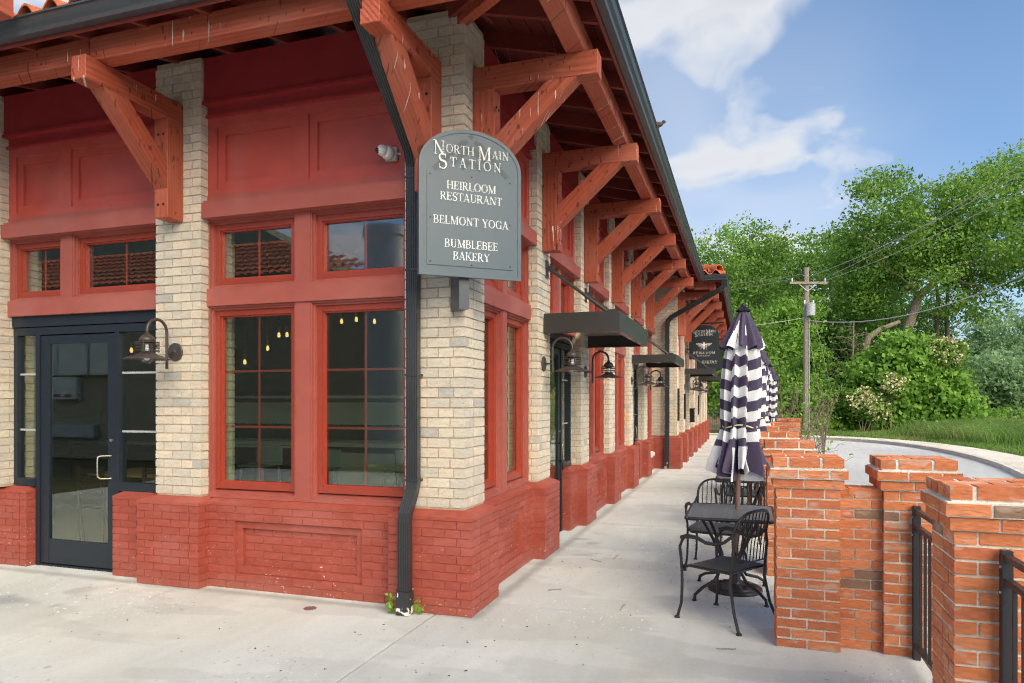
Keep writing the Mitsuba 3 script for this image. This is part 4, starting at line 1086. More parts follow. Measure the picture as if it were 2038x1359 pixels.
def railing(x, y0, y1, label, ztop=1.01):
    k = thing('metal_railing', label, 'railing', 'black metal railings between the orange piers')
    for y in (y0, y1):
        MB().cbox(x - .022, x + .022, y - .022, y + .022, 0, ztop, .003).build(k + '__post', 'm_rail')
    for z in (ztop - .03, ztop - .135, .10):
        MB().cbox(x - .018, x + .018, y0 + .0225, y1 - .0225, z - .014, z + .014, .003).build(k + '__rail', 'm_rail')
    n = int((y1 - y0) / .105)
    for i in range(1, n):
        y = y0 + (y1 - y0) * i / n; MB().box(x - .008, x + .008, y - .008, y + .008, .114, ztop - .149).build(k + '__baluster', 'm_rail')
    for y, sgn in ((y0, 1), (y1, -1)):
        for z in (ztop - .075, ztop - .19):
            MB().tube([[x - .022, y, z], [x - .030, y, z]], .008, 8).build(k + '__bolt', 'm_steel')
railing(1.072, 4.16, 5.21, 'short black metal railing between the two nearest street side piers')
railing(1.115, 2.0, 3.685, 'black metal railing running from the closest pier towards the viewer', 1.03)

# ---------------------------------------------------------------- patio furniture of wrought iron
def chair(x, y, deg, label, spindles=9):
    """seat front towards local +y"""
    fr = placed(x, y, 0, deg)
    k = thing('patio_chair', label, 'chair', 'black wrought iron patio chairs')
    w, d, zt = .225, .22, .43
    s = MB(fr)
    gx, gy = np.linspace(-w, w, 9), np.linspace(-d, d, 9)
    P = np.array([[[a * (1 + .05 * (b > 0)), b, zt - .012 * (1 - (a / w) ** 2) * (1 - (b / d) ** 2) - (.03 * max(0, b / d - .7) / .3) ** 1] for b in gy] for a in gx])
    s.grid(P); s.grid(P - [0, 0, .006]); s.build(k + '__seat', 'm_seat', True)
    r = MB(fr); q = [[-w, -d], [-w * 1.05, d - .03], [-w * .9, d], [w * .9, d], [w * 1.05, d - .03], [w, -d], [-w, -d]]
    r.tube([[a, b, zt - .012 - (.03 if b > .19 else 0)] for a, b in q], .0085, 8); r.build(k + '__seat_frame', 'm_iron', True)
    R = .0115
    for sx in (-1, 1):
        fx = sx * (w + .012)
        l = MB(fr)                                                   # front leg rises into the arm
        l.tube([[fx + sx * .025, d + .015, 0], [fx + sx * .005, d - .01, .12], [fx, d - .015, .30], [fx, d - .005, .46], [fx + sx * .012, d + .0, .56], [fx + sx * .02, d - .035, .625], [fx + sx * .02, d - .075, .652]], R, 8)
        l.build(k + '__leg', 'm_iron', True)
        a = MB(fr)
        a.tube([[fx + sx * .02, d - .02, .632], [fx + sx * .022, d - .075, .655], [fx + sx * .022, d - .17, .652], [fx + sx * .018, -.02, .625], [fx + sx * .01, -.10, .622], [fx - sx * .0, -.17, .645], [fx - sx * .01, -.235, .70]], [.016, .017, .016, .0145, .013, .012, .012], 8)
        a.build(k + '__arm', 'm_iron', True)
        b = MB(fr)
        b.tube([[fx + sx * .03, -d - .095, 0], [fx + sx * .008, -d - .04, .14], [fx - sx * .004, -d + .0, .34], [fx - sx * .008, -d - .01, .46], [fx - sx * .008, -d - .025, .60], [fx - sx * .010, -.238, .70]], R, 8)
        b.build(k + '__leg', 'm_iron', True)
        for yy, xx in ((d + .015, fx + sx * .025), (-d - .095, fx + sx * .03)):
            f = MB(fr); f.lathe([(0, 0), (.021, 0), (.021, .01), (.012, .02), (0, .02)], (xx, yy, 0), 12); f.build(k + '__foot', 'm_iron', True)
    t = np.linspace(0, np.pi, 17)
    hoop = lambda c_, sc=1: np.array([(w + .003) * math.copysign(abs(math.cos(c_)) ** .62, math.cos(c_)) * sc, -.238 - .062 * math.sin(c_), .70 + .175 * math.sin(c_) ** .8])
    MB(fr).tube([hoop(c_) for c_ in t], .0115, 8).build(k + '__back_hoop', 'm_iron', True)
    lo = MB(fr); lo.tube([[-w, -d - .015, .475], [w, -d - .015, .475]], .007, 8); lo.build(k + '__back_rail', 'm_iron', True)
    for i in range(spindles):
        u = (i + .5) / spindles * 2 - 1
        xb, ct = u * w * .92, u * .90
        a_ = math.acos(np.clip(np.sign(ct) * abs(ct) ** (1 / .62), -1, 1))
        MB(fr).tube([[xb, -d - .015, .475], [(xb + ct * w) / 2, -.25, .62], hoop(a_)], .0048, 6).build(k + '__spindle', 'm_iron', True)
    return k

def table(x, y, label):
    fr = placed(x, y, 0, 0)
    k = thing('patio_table', label, 'table', 'black metal patio tables')
    w, d, z = .355, .44, .725
    m = MB(fr)                                                       # woven metal strips
    n = 17
    for i in range(n):
        a, b = -w + 2 * w * i / n, -w + 2 * w * (i + 1) / n
        m.box(a + .003, b - .003, -d + .012, d - .012, z - .008, z - .001)
    for i in range(21):
        a, b = -d + 2 * d * i / 21, -d + 2 * d * (i + 1) / 21
        m.box(-w + .012, w - .012, a + .004, b - .004, z - .0105, z - .0025)
    m.build(k + '__top', 'm_iron_top')
    r = MB(fr); c = .04
    pts = [[-w + c, -d], [w - c, -d], [w, -d + c], [w, d - c], [w - c, d], [-w + c, d], [-w, d - c], [-w, -d + c], [-w + c, -d]]
    r.tube([[a, b, z - .012] for a, b in pts], .015, 8); r.build(k + '__rim', 'm_iron', True)
    for sx in (-1, 1):
        for sy in (-1, 1):
            l = MB(fr)
            l.tube([[sx * .24, sy * .28, z - .02], [sx * .15, sy * .18, .52], [sx * .075, sy * .075, .33], [sx * .07, sy * .075, .24], [sx * .13, sy * .15, .14], [sx * .23, sy * .27, .095], [sx * .285, sy * .335, .05], [sx * .29, sy * .34, 0]], .0135, 8)
            l.build(k + '__leg', 'm_iron', True)
            f = MB(fr); f.lathe([(0, 0), (.02, 0), (.02, .01), (0, .014)], (sx * .29, sy * .34, 0), 10); f.build(k + '__foot', 'm_iron', True)
    g = MB(fr); t = np.linspace(0, 2 * np.pi, 17); g.tube(np.stack([.085 * np.cos(t), .09 * np.sin(t), t * 0 + .29], 1), .008, 6); g.build(k + '__ring', 'm_iron', True)

def parasol(x, y, label, seed, s=1.0, tie=True, rot=0):
    """closed umbrella; the cloth gathered in folds and tied"""
    f0 = placed(x, y, 0, rot)
    fr = lambda v: f0(v) + v[:, 2:3] * np.array([[.028, .010, 0]])
    r_ = np.random.default_rng(seed)
    k = thing('patio_umbrella', label, 'umbrella', 'closed striped umbrellas at the patio tables')
    b = MB(fr); b.lathe([(0, 0), (.232, 0), (.238, .012), (.232, .028), (.205, .036), (.20, .046), (.15, .054), (.06, .066), (.045, .085), (.04, .20), (.033, .21), (0, .21)], n=36)
    b.build(k + '__base', 'm_iron', 40)
    e = MB(fr)                                                       # raised leaf pattern on the base
    for i in range(14):
        a = i * 2 * np.pi / 14
        e.tube([[.09 * math.cos(a), .09 * math.sin(a), .058], [.14 * math.cos(a + .12), .14 * math.sin(a + .12), .056], [.18 * math.cos(a + .02), .18 * math.sin(a + .02), .050]], [.006, .011, .004], 6)
    e.build(k + '__base_relief', 'm_iron', True)
    MB(fr).lathe([(.0, .1), (.0205, .1), (.0205, 2.46), (0, 2.46)], n=14).build(k + '__pole', 'm_umber', True)
    MB(fr).tube([[-.02, -.03, .33], [-.0, -.045, .33]], .012, 8).build(k + '__clamp_knob', 'm_black')
    # cloth: outer radius and fold depth by height
    zz = np.array([2.50, 2.46, 2.40, 2.30, 2.20, 2.10, 1.95, 1.80, 1.65, 1.52, 1.48, 1.44, 1.38, 1.30, 1.22, 1.15, 1.09, 1.06])
    RR = np.array([.030, .045, .075, .105, .128, .145, .155, .160, .158, .148, .140, .146, .158, .172, .188, .199, .206, .206])
    FD = np.array([.00, .003, .008, .016, .024, .032, .038, .042, .044, .050, .054, .056, .068, .084, .099, .111, .119, .121])
    NT, NZ = 288, 64
    zf = np.linspace(2.50, 1.06, NZ); R = np.interp(zf, zz[::-1], RR[::-1]); A = np.interp(zf, zz[::-1], FD[::-1])
    t = np.arange(NT + 1) / NT * 2 * np.pi
    ph = r_.uniform(0, 2 * np.pi, 4)
    nf = 10
    wob = .35 * np.sin(2 * t + ph[0]) + .25 * np.sin(3 * t + ph[1])
    fold = lambda tt, zk: np.sin(nf * (tt + .05 * wob) + .35 * math.sin(3 * zk + ph[2]))
    P = np.zeros((NZ, NT + 1, 3)); U = np.zeros((NZ, NT + 1, 2))
    for i in range(NZ):
        f = fold(t, zf[i]); fl = np.clip((1.44 - zf[i]) / .38, 0, 1)
        g = np.where(f > 0, np.abs(f) ** .8, -np.abs(f) ** 1.2)
        f2 = np.sin(17 * t + ph[0] + .8 * np.sin(3 * t + ph[1])); g = g * (1 - .55 * fl) + .75 * fl * f2
        r = R[i] + A[i] * (g - .55) * (1 + .25 * np.sin(2 * t + ph[3]))
        tw = t + .10 * (1 - fl) * np.sin(nf * t * 1) * A[i] / .05 + .0
        P[i, :, 0] = r * np.cos(tw); P[i, :, 1] = r * np.sin(tw)
        P[i, :, 2] = zf[i] + fl * (.045 * np.sin(nf * t + 1.2) + .03 * np.sin(4 * t + ph[1])) * fl
        side = np.floor((17 * t + ph[0] + .8 * np.sin(3 * t + ph[1])) / np.pi * .86 + .5) if fl > .3 else np.floor((nf * t / np.pi + .5))
        jit = np.array([math.sin(7.3 * q + ph[0]) for q in side])
        U[i, :, 0] = (2.5 - zf[i]) / .092 + .24 * jit + .12 * f
        U[i, :, 1] = 2 * fl * 0 + np.where(zf[i] < 1.30, 1.0, 0.0) * (.25 + .5 * (np.mod(side, 2)))
    m = MB(fr); m.grid(P, U.reshape(-1, 2)); m.build(k + '__canopy', 'm_stripe', True)
    # scalloped top tier
    NZ2 = 14; z2 = np.linspace(2.52, 2.17, NZ2); P = np.zeros((NZ2, NT + 1, 3)); U = np.zeros((NZ2, NT + 1, 2))
    for i in range(NZ2):
        q = i / (NZ2 - 1); r0 = .030 + .148 * q ** .85
        f = fold(t * 1 + .2, 1.0)
        r = r0 + .030 * q * f
        P[i, :, 0] = r * np.cos(t); P[i, :, 1] = r * np.sin(t); P[i, :, 2] = z2[i] + .018 * q * np.sin(nf * t + 2)
        sd = np.floor(nf * t / np.pi / 2 + .25)
        white = ((np.mod(sd, 3) == 0) & (np.abs(np.mod(nf * t / np.pi / 2 + .25, 1) - .5) < .5 * np.clip((q - .25) / .75, 0, 1)))
        U[i, :, 0] = np.where(white, 0., 1.); U[i, :, 1] = 0
    MB(fr).grid(P, U.reshape(-1, 2)).build(k + '__top_tier', 'm_stripe', True)
    c = MB(fr); c.lathe([(.062, 2.505), (.066, 2.515), (.03, 2.545), (.016, 2.56), (.014, 2.575), (0, 2.585)], n=20); c.build(k + '__cap', 'm_black', 30)
    tt = np.linspace(0, 2 * np.pi, 49)
    rr = np.interp(1.475, zz[::-1], RR[::-1])
    MB(fr).tube(np.stack([(rr + .006) * np.cos(tt), (rr + .006) * np.sin(tt), 1.475 + .014 * np.sin(tt * 3 + 1)], 1), .007, 6).build(k + '__tie', 'm_tie', True)
    return k
tl = ['black metal table nearest the viewer, under the first striped umbrella', 'second black metal table, behind the nearest one', 'third black metal table along the patio', 'farthest black metal table along the patio']
ul = ['closed navy and white striped umbrella at the nearest table', 'second closed striped umbrella, half hidden behind the nearest', 'third closed striped umbrella along the patio', 'farthest closed striped umbrella along the patio']
ux = [-.082, .05, .19, .50]
uy = [6.62, 9.56, 13.3, 17.5]
for i in range(4):
    y = 6.50 + 2.85 * i
    y = uy[i] - .12
    table(ux[i] - .035, y, tl[i]); parasol(ux[i], uy[i], ul[i], 3 + i, rot=20 + 47 * i)
chair(-.165, 5.735, 58, 'black iron chair at the near side of the first table, turned towards the building')
chair(-.28, 7.42, 172, 'black iron chair with tall hooped back on the far side of the first table')
chair(-.05, 8.55, 8, 'black iron chair at the near side of the second table')
chair(-.02, 10.35, 178, 'black iron chair on the far side of the second table')
chair(.06, 12.3, 5, 'black iron chair at the near side of the third table')
chair(.1, 14.2, 183, 'black iron chair on the far side of the third table')
chair(.3, 16.5, 0, 'black iron chair at the farthest table')
# ---------------------------------------------------------------- ground, patio slabs, street, far pavement
RX, RY = math.cos(YAW), math.sin(YAW)
def spot(col, t, row=None):
    """a point t metres ahead: col, row as they were read off the photograph (row None: on the ground)"""
    u = (col - 1019) / 1395
    x, y = FX * t + RX * u * t, FY * t + RY * u * t
    return np.array([x, y, 0 if row is None else 1.70 + (798 - row) / 1395 * t])

g = MB()
n = 40
xs, ys = np.linspace(-400, 400, 3), np.linspace(-400, 700, 3)
g.add([[-900, -900, -.16], [900, -900, -.16], [900, 1400, -.16], [-900, 1400, -.16]], [[0, 1, 2, 3]])
struct(g, 'ground', 'm_soil')
# patio: poured slabs with open joints over a darker bed
pat = numbered('patio_pavement'); labels[pat] = {'kind': 'structure', 'label': 'pale concrete pavement in front of and beside the station'}
MB().box(-12, 1.6, -4.0, 38.6, -.15, -.02).build(pat + '__joint_bed', 'm_joint')
jx = [-12, -9.95, -7.42, -4.90, -2.345, .62 + .95]
def slab(x0, x1, y0, y1):
    j = .0075
    MB().cbox(x0 + j, x1 - j, y0 + j, y1 - j, -.1, 0, .005).build(pat + '__slab', 'm_concrete')
jy_front = [-4.0, -2.1, .55, 3.05, 5.5]
for i in range(len(jx) - 2):
    for j in range(4):
        slab(jx[i], jx[i + 1], jy_front[j], jy_front[j + 1])
jy_side = [-4.0, -1.2, 1.4, 3.55, 5.58, 7.56] + [7.56 + 2.06 * k for k in range(1, 15)]
for j in range(len(jy_side) - 1):
    slab(jx[4], jx[5], jy_side[j], jy_side[j + 1])
MB().lathe([(0, .0), (.052, .0), (.052, .004), (.045, .006), (.03, .004), (0, .004)], (-3.38, 4.93, .0), 20).build(pat + '__cleanout_cover', 'm_umber')

# street: asphalt bowl with a kerb and pavement on its outer side
edge = np.array([(-6.5, 37.9), (-2.0, 37.4), (1.2, 36.9), (3.54, 35.9), (4.69, 34.9), (5.55, 33.3), (6.1, 31.8), (6.55, 29.5), (6.74, 27.2), (6.72, 24.5), (6.5, 21.8), (6.3, 19.7), (5.9, 18.0), (5.6, 15), (5.4, 11), (5.3, 5), (5.3, -8)])
from scipy.interpolate import splprep, splev
tck, _ = splprep(edge.T, s=0.02); E = np.array(splev(np.linspace(0, 1, 90), tck)).T
tg = np.gradient(E, axis=0); tg /= np.linalg.norm(tg, axis=1, keepdims=True); OUT = np.stack([-tg[:, 1], tg[:, 0]], 1)
if (OUT[40] @ np.array([1, 0])) < 0: OUT = -OUT
s = MB()
inner = np.stack([np.minimum(1.61 + 0 * E[:, 0], E[:, 0] - .05), E[:, 1]], 1)
Pg = np.stack([np.c_[inner + (E - inner) * q, np.full(len(E), -.13)] for q in np.linspace(0, 1, 5)], 1)
s.grid(Pg); struct(s, 'street', 'm_asphalt', 'grey blue asphalt street curving round behind the patio wall')
def strip(o0, o1, z0, z1, name, bsdf, parent=None, sl=slice(None), dz=0):
    a, b = (E + OUT * o0)[sl], (E + OUT * o1)[sl]
    m = MB(); nn = len(a)
    P = np.stack([np.c_[a, np.full(nn, z0)], np.c_[a, np.full(nn, z1)], np.c_[b, np.full(nn, z1 + dz)], np.c_[b, np.full(nn, z0)]], 1)
    m.grid(P); return m
struct(strip(0, .15, -.15, .0, 'kerb', 'm_kerb'), 'kerb', 'm_kerb')
pv = numbered('far_pavement'); labels[pv] = {'kind': 'structure', 'label': 'pale pavement along the outer side of the street'}
for i in range(0, 86, 3):
    sl = slice(i, i + 4)
    a, b = (E + OUT * .155)[sl].copy(), (E + OUT * 1.35)[sl].copy()
    d = (a[-1] - a[-2]); a[-1] -= d / np.linalg.norm(d) * .012; d = (b[-1] - b[-2]); b[-1] -= d / np.linalg.norm(d) * .012
    m = MB(); P = np.stack([np.c_[a, np.full(4, -.06)], np.c_[a, np.full(4, .004)], np.c_[b, np.full(4, .004)], np.c_[b, np.full(4, -.06)]], 1); m.grid(P); m.build(pv + '__slab', 'm_walk')
v = strip(1.36, 9, -.03, .0, '', '', dz=.25); struct(v, 'grass_verge', 'm_turf', 'green verge beyond the street')

# ---------------------------------------------------------------- leaves
def leaf_mesh(c, size, nrm=None, asp=.55, r=rng):
    n = len(c); size = np.broadcast_to(size, (n,))[:, None]
    a = r.normal(size=(n, 3)); a /= np.linalg.norm(a, axis=1, keepdims=True)
    if nrm is None:
        b = r.normal(size=(n, 3)); b[:, 2] *= .6
    else:
        b = np.cross(a, nrm + .55 * r.normal(size=(n, 3)))
    b -= a * (a * b).sum(1, keepdims=True); b /= np.linalg.norm(b, axis=1, keepdims=True) + 1e-9
    v = np.stack([c - a * size * .5, c + b * size * asp * .5 + a * size * .06, c + a * size * .5, c - b * size * asp * .5 + a * size * .06], 1).reshape(-1, 3)
    i = np.arange(n)[:, None] * 4
    f = np.vstack([i + [0, 1, 2], i + [0, 2, 3]])
    return v, f
def crown_points(blobs, n_cl, m, spread, r, fill=.58):
    """leaf centres: clumps over blobs (x,y,z,rx,ry,rz); returns centres, clump random, outward direction"""
    out, cid, nr = [], [], []
    vol = np.array([b[3] * b[4] + b[4] * b[5] + b[3] * b[5] for b in blobs]); vol = vol / vol.sum()
    for b, w in zip(blobs, vol):
        k = max(3, int(n_cl * w))
        d = r.normal(size=(k, 3)); d /= np.linalg.norm(d, axis=1, keepdims=True)
        rad = r.uniform(fill, 1, (k, 1)) ** .5 * (1 + .14 * r.normal(size=(k, 1)))
        cc = np.array(b[:3]) + d * rad * np.array(b[3:])
        for q in range(k):
            mm = int(m * r.uniform(.4, 1.6))
            p = cc[q] + r.normal(size=(mm, 3)) * spread * r.uniform(.6, 1.3) * np.array([1, 1, .62])
            out.append(p); cid.append(np.full(mm, r.random())); nr.append(np.tile(d[q], (mm, 1)))
    return np.vstack(out), np.concatenate(cid), np.vstack(nr)
def crown(key, blobs, n_cl, m, spread, size, bsdf, r, asp=.55, name='crown', up=.5):
    c, cid, d = crown_points(blobs, n_cl, m, spread, r)
    keep = c[:, 2] > .02
    c, cid, d = c[keep], cid[keep], d[keep]
    v, f = leaf_mesh(c, size * r.uniform(.6, 1.4, len(c)), d * .8 + np.array([0, 0, up]), asp, r)
    uv = np.repeat(np.stack([r.random(len(c)), cid], 1), 4, 0)
    m_ = MB(); m_.add(v, f, uv); m_.build(key + '__' + name, bsdf)
def limb(pts, r0, r1, mb, n=7):
    mb.tube(pts, np.linspace(r0, r1, len(pts)), n)
def wander(p, q, k, amp, r):
    t = np.linspace(0, 1, k)[:, None]; w = r.normal(size=(k, 3)) * amp; w[0] = w[-1] = 0
    return np.array(p) * (1 - t) + np.array(q) * t + w

def leaf_b(lo, hi, yel=None, trans=.45, grass=False):
    def f(p, n, uv):
        c = mix(C(*lo), C(*hi), smoothstep(.12, .88, .35 * uv.x + .65 * uv.y))
        if grass:
            c = c * (.62 + .76 * fbm(p.x * .9, p.y * .9, 0, 3)); c = mix(c, C(.50, .46, .22), smoothstep(.55, .72, fbm(p.x * .5 + 4, p.y * .5, 1, 3)) * .5)
        if yel is not None: c = mix(c, C(*yel), smoothstep(.90, .97, uv.x) * .7)
        return c
    return {'type': 'principledthin', 'base_color': proc(f), 'roughness': .45, 'diff_trans': trans * 2, 'spec_trans': 0.0, 'eta': 1.4}
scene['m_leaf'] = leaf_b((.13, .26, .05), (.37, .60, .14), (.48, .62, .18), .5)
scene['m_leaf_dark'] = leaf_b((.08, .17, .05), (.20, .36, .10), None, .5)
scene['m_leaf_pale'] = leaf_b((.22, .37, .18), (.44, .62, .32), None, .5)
scene['m_leaf_bright'] = leaf_b((.15, .32, .05), (.40, .66, .15), (.50, .64, .20), .5)
scene['m_grass'] = leaf_b((.17, .34, .07), (.36, .54, .16), (.50, .52, .24), .6, True)
scene['m_blossom'] = pr((.62, .58, .34), .8)
scene['m_bark'] = pr(proc(lambda p, n, uv: mix(C(.17, .13, .095), C(.30, .25, .19), fbm(p.x * 5, p.y * 5, p.z * 1.6, 3))), .9)
scene['m_turf'] = pr(proc(lambda p, n, uv: mix(C(.06, .12, .025), C(.16, .21, .06), fbm(p.x * 1.5, p.y * 1.5, 0, 4))), .95)

def tree(name, label, base, H, W, seed, blobs=None, n_cl=420, m=24, size=.25, spread=.40, bsdf='m_leaf', tr=.20, lean=(0, 0), z0f=.25, group='trees of the wood beyond the street', cat='tree', nb=11):
    r = np.random.default_rng(seed); k = thing(name, label, cat, group)
    base = np.array(base, float); base[2] = -.15
    if blobs is None:
        blobs = []
        for i in range(nb):
            q = i / (nb - 1); z = H * (z0f + (1 - z0f) * q * .92)
            wid = W * (.55 + .55 * math.sin(np.pi * min(1, .18 + .78 * q))) * .5
            a = r.uniform(0, 2 * np.pi); o = wid * r.uniform(.25, .75)
            s_ = W * r.uniform(.17, .30)
            blobs.append((base[0] + lean[0] * q + o * math.cos(a), base[1] + lean[1] * q + o * math.sin(a), z, s_, s_, s_ * r.uniform(.65, .95)))
        blobs.append((base[0] + lean[0], base[1] + lean[1], H * .93, W * .2, W * .2, H * .08))
    top = base + [lean[0], lean[1], H * .8]
    t = MB(); T_ = wander(base, top, 7, W * .012, r); limb(T_, tr, tr * .3, t, 9); t.build(k + '__trunk', 'm_bark', True)
    for b in blobs[::2]:
        q = np.clip((b[2] / H) * .62, .12, .9); st = base + (top - base) * q
        l = MB(); limb(wander(st, b[:3], 5, W * .02, r), tr * .42, tr * .1, l, 6); l.build(k + '__limb', 'm_bark', True)
    crown(k, blobs, n_cl, m, spread, size, bsdf, r)
    return k

def wood(col, t, top, width, seed, label, bsdf='m_leaf', z0f=.18, n_cl=430, name='leafy_tree', **kw):
    """width: in metres"""
    tree(name, label, spot(col, t), 1.70 + (798 - top) / 1395 * t, width, seed, bsdf=bsdf, z0f=z0f, n_cl=n_cl, **kw)
# wood behind the street, from left to right
wood(1380, 50, 560, 7.0, 21, 'leafy tree rising behind the end of the station roof', 'm_leaf_bright')
wood(1450, 54, 470, 7.5, 22, 'tall light green tree just right of the roof ridge', 'm_leaf_bright')
wood(1515, 50, 462, 6.5, 23, 'rounded tree above the closed umbrellas', 'm_leaf')
wood(1590, 55, 470, 7.5, 24, 'broad tree behind the utility pole', 'm_leaf')
wood(1655, 52, 465, 6.5, 25, 'tree between the utility pole and the large leaning tree', 'm_leaf')
wood(1480, 42, 620, 5.0, 26, 'lower leafy tree at the edge of the wood, behind the umbrellas', 'm_leaf', z0f=.08)
wood(1560, 44, 600, 5.0, 27, 'lower tree draped in creeper to the left of the pole', 'm_leaf_bright', z0f=.06)
wood(1640, 45, 640, 4.5, 28, 'shadowy tree low in the wood right of the pole', 'm_leaf_dark', z0f=.05)
wood(1410, 44, 700, 5.5, 29, 'leafy tree standing beyond the iron fence', 'm_leaf', z0f=.05)
wood(1330, 48, 640, 6, 30, 'leafy tree hidden largely by the station wall', 'm_leaf', z0f=.05)
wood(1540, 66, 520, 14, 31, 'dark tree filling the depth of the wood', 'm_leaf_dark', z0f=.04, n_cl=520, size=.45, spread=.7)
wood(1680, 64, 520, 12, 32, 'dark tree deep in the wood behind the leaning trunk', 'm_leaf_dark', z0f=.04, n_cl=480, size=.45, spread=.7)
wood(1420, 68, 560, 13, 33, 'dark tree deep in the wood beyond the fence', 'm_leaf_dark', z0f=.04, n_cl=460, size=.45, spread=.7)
wood(1760, 50, 520, 6.5, 34, 'tree with small pale leaves behind the creeper mound', 'm_leaf', z0f=.15, n_cl=420)
wood(1840, 56, 600, 6.5, 35, 'dark tree behind the right half of the creeper mound', 'm_leaf_dark', z0f=.1, n_cl=420)
wood(1715, 47, 560, 4.5, 36, 'leafy tree just left of the leaning trunk', 'm_leaf_bright', z0f=.2, n_cl=300)

# the large leaning tree
r = np.random.default_rng(77)
k = thing('leaning_tree', 'large tree with a thick pale trunk leaning right and a broad spreading crown', 'tree')
tk = 42
P0, P1, P2, P3 = spot(1772, tk), spot(1790, tk, 700), spot(1828, tk, 590), spot(1880, tk, 545)
P0[2] = -.15
t = MB(); t.tube([P0, (P0 + P1) / 2, P1, P2, P3], [.38, .34, .29, .25, .17], 11); t.build(k + '__trunk', 'm_bark', True)
ends = [(1960, 540, .12), (1770, 430, .10), (1860, 420, .11), (1930, 420, .10), (2010, 480, .09), (2000, 600, .09), (1720, 470, .07), (1800, 560, .08), (2060, 400, .09)]
for c_, rw, rr in ends:
    s0 = P2 if c_ < 1850 else P3
    l = MB(); limb(wander(s0, spot(c_, tk + r.uniform(-3, 3), rw), 7, .22, r), rr, .03, l, 7); l.build(k + '__limb', 'm_bark', True)
blobs = []
for c_, rw, rx, rz in [(1755, 400, 1.8, 1.6), (1720, 470, 1.6, 1.3), (1790, 470, 2.0, 1.6), (1850, 420, 1.7, 1.5), (1905, 470, 2.0, 1.7), (1950, 400, 2.0, 1.8), (2010, 370, 2.2, 1.8), (2050, 330, 1.8, 1.2), (1975, 480, 2.0, 1.5), (2040, 470, 2.0, 1.8), (1900, 385, 1.0, .9),
                        (1720, 540, 1.6, 1.4), (1780, 530, 1.4, 1.0), (1940, 550, 1.5, 1.0), (2000, 545, 1.4, .8), (1960, 610, 1.3, .9), (2080, 540, 1.5, 1.3), (1680, 500, 1.3, 1.2), (1720, 590, 1.0, 1.1), (2100, 420, 2.0, 2.0), (1890, 600, 1.0, .7), (1740, 375, .9, .5), (1820, 520, 1.6, 1.2), (1860, 550, 1.3, .9), (1850, 480, 1.8, 1.4), (1900, 540, 1.3, 1.0), (1700, 600, 1.3, 1.3)]:
    p = spot(c_, tk + r.uniform(-2.5, 2.5), rw); blobs.append((*p, rx, rx * 1.2, rz))
crown(k, blobs, 1900, 28, .38, .215, 'm_leaf', r)
# tall bare stems behind it and broken grey branch
for c_, rw0, rw1, q in [(1868, 700, 560, 'dark bare stem standing right of the leaning trunk'), (1892, 720, 540, 'slender stem with creeper, farthest right of the bare stems')]:
    k = thing('bare_tree', q, 'tree', 'bare stems beside the leaning tree')
    b = spot(c_, 47); b[2] = -.15
    m = MB(); m.tube(wander(b, spot(c_ - 6, 47, rw1), 8, .06, r), np.linspace(.22, .10, 8), 8); m.build(k + '__trunk', 'm_bark', True)
    for i in range(4):
        z = r.uniform(5.5, 9); q0 = np.array([b[0], b[1], z]); l = MB(); limb(wander(q0, q0 + [r.uniform(-1, 1), 0, r.uniform(.3, 1)], 4, .05, r), .04, .015, l, 5); l.build(k + '__limb', 'm_bark', True)
    crown(k, [(b[0] + r.uniform(-.3, .3), b[1], z, .5, .5, .6) for z in (3.2, 5.2, 7.4)], 26, 12, .25, .22, 'm_leaf_dark', r)
k = thing('broken_tree', 'pale dead trunk bent into a broken branch, in front of the leaning tree', 'tree')
m = MB(); m.tube([spot(1728, 40.5), spot(1722, 40.5, 700), spot(1728, 40.5, 672), spot(1752, 40.5, 655), spot(1790, 40.5, 640)], [.22, .20, .18, .15, .11], 9); m.build(k + '__trunk', 'm_bark', True)
m = MB(); m.tube([spot(1722, 40.5, 690), spot(1716, 40.5, 684)], [.13, .10], 8); m.build(k + '__stub', 'm_bark', True)
k = thing('dead_tree', 'thin dead tree with a tangle of bare twigs right of the utility pole', 'tree')
b0 = spot(1697, 39); b0[2] = -.15
m = MB(); m.tube([b0, spot(1697, 39, 720), spot(1699, 39, 640)], [.10, .07, .03], 8); m.build(k + '__trunk', 'm_bark', True)
for i in range(26):
    z = r.uniform(640, 690) + r.uniform(0, 70); s0 = spot(1697, 39, z); a = r.uniform(-1, 1)
    e_ = s0 + np.array([RX, RY, 0]) * a * 2.2 + [0, r.uniform(-1, 1), r.uniform(.1, 1.0) - .35 * abs(a)]
    l = MB(); limb(wander(s0, e_, 6, .10, r), .022, .006, l, 5); l.build(k + '__twig', 'm_twig')

# mound of creeper and flowering shrubs
k = thing('creeper_mound', 'broad mound of bright green creeper covering bushes beside the street', 'shrub')
r = np.random.default_rng(5); blobs = []
for c_, rw, rx, rz in [(1700, 830, 1.3, 1.0), (1760, 800, 1.7, 1.4), (1830, 790, 1.8, 1.4), (1880, 810, 1.5, 1.2), (1790, 740, 1.5, 1.2), (1840, 740, 1.4, 1.1), (1745, 750, 1.2, 1.0), (1800, 700, 1.1, .8), (1900, 830, 1.0, .8), (1720, 845, 1.0, .6), (1800, 840, 1.8, .8), (1870, 770, 1.1, 1.0), (1850, 700, 1.0, .6), (1690, 780, .8, .7), (1660, 840, 1.0, .7), (1930, 845, 1.0, .6), (1780, 680, .6, .5), (1825, 690, .7, .4), (1740, 715, .6, .6), (1900, 770, .6, .7)]:
    p = spot(c_, 37.5 + r.uniform(-.8, 1.2), rw); blobs.append((*p, rx, rx * .9, rz))
crown(k, blobs, 1500, 20, .30, .25, 'm_leaf_bright', r, .8)
m = MB()
for i in range(5): m.tube([spot(1760 + 26 * i, 38.5), spot(1765 + 24 * i, 38.5, 760)], [.06, .03], 6)
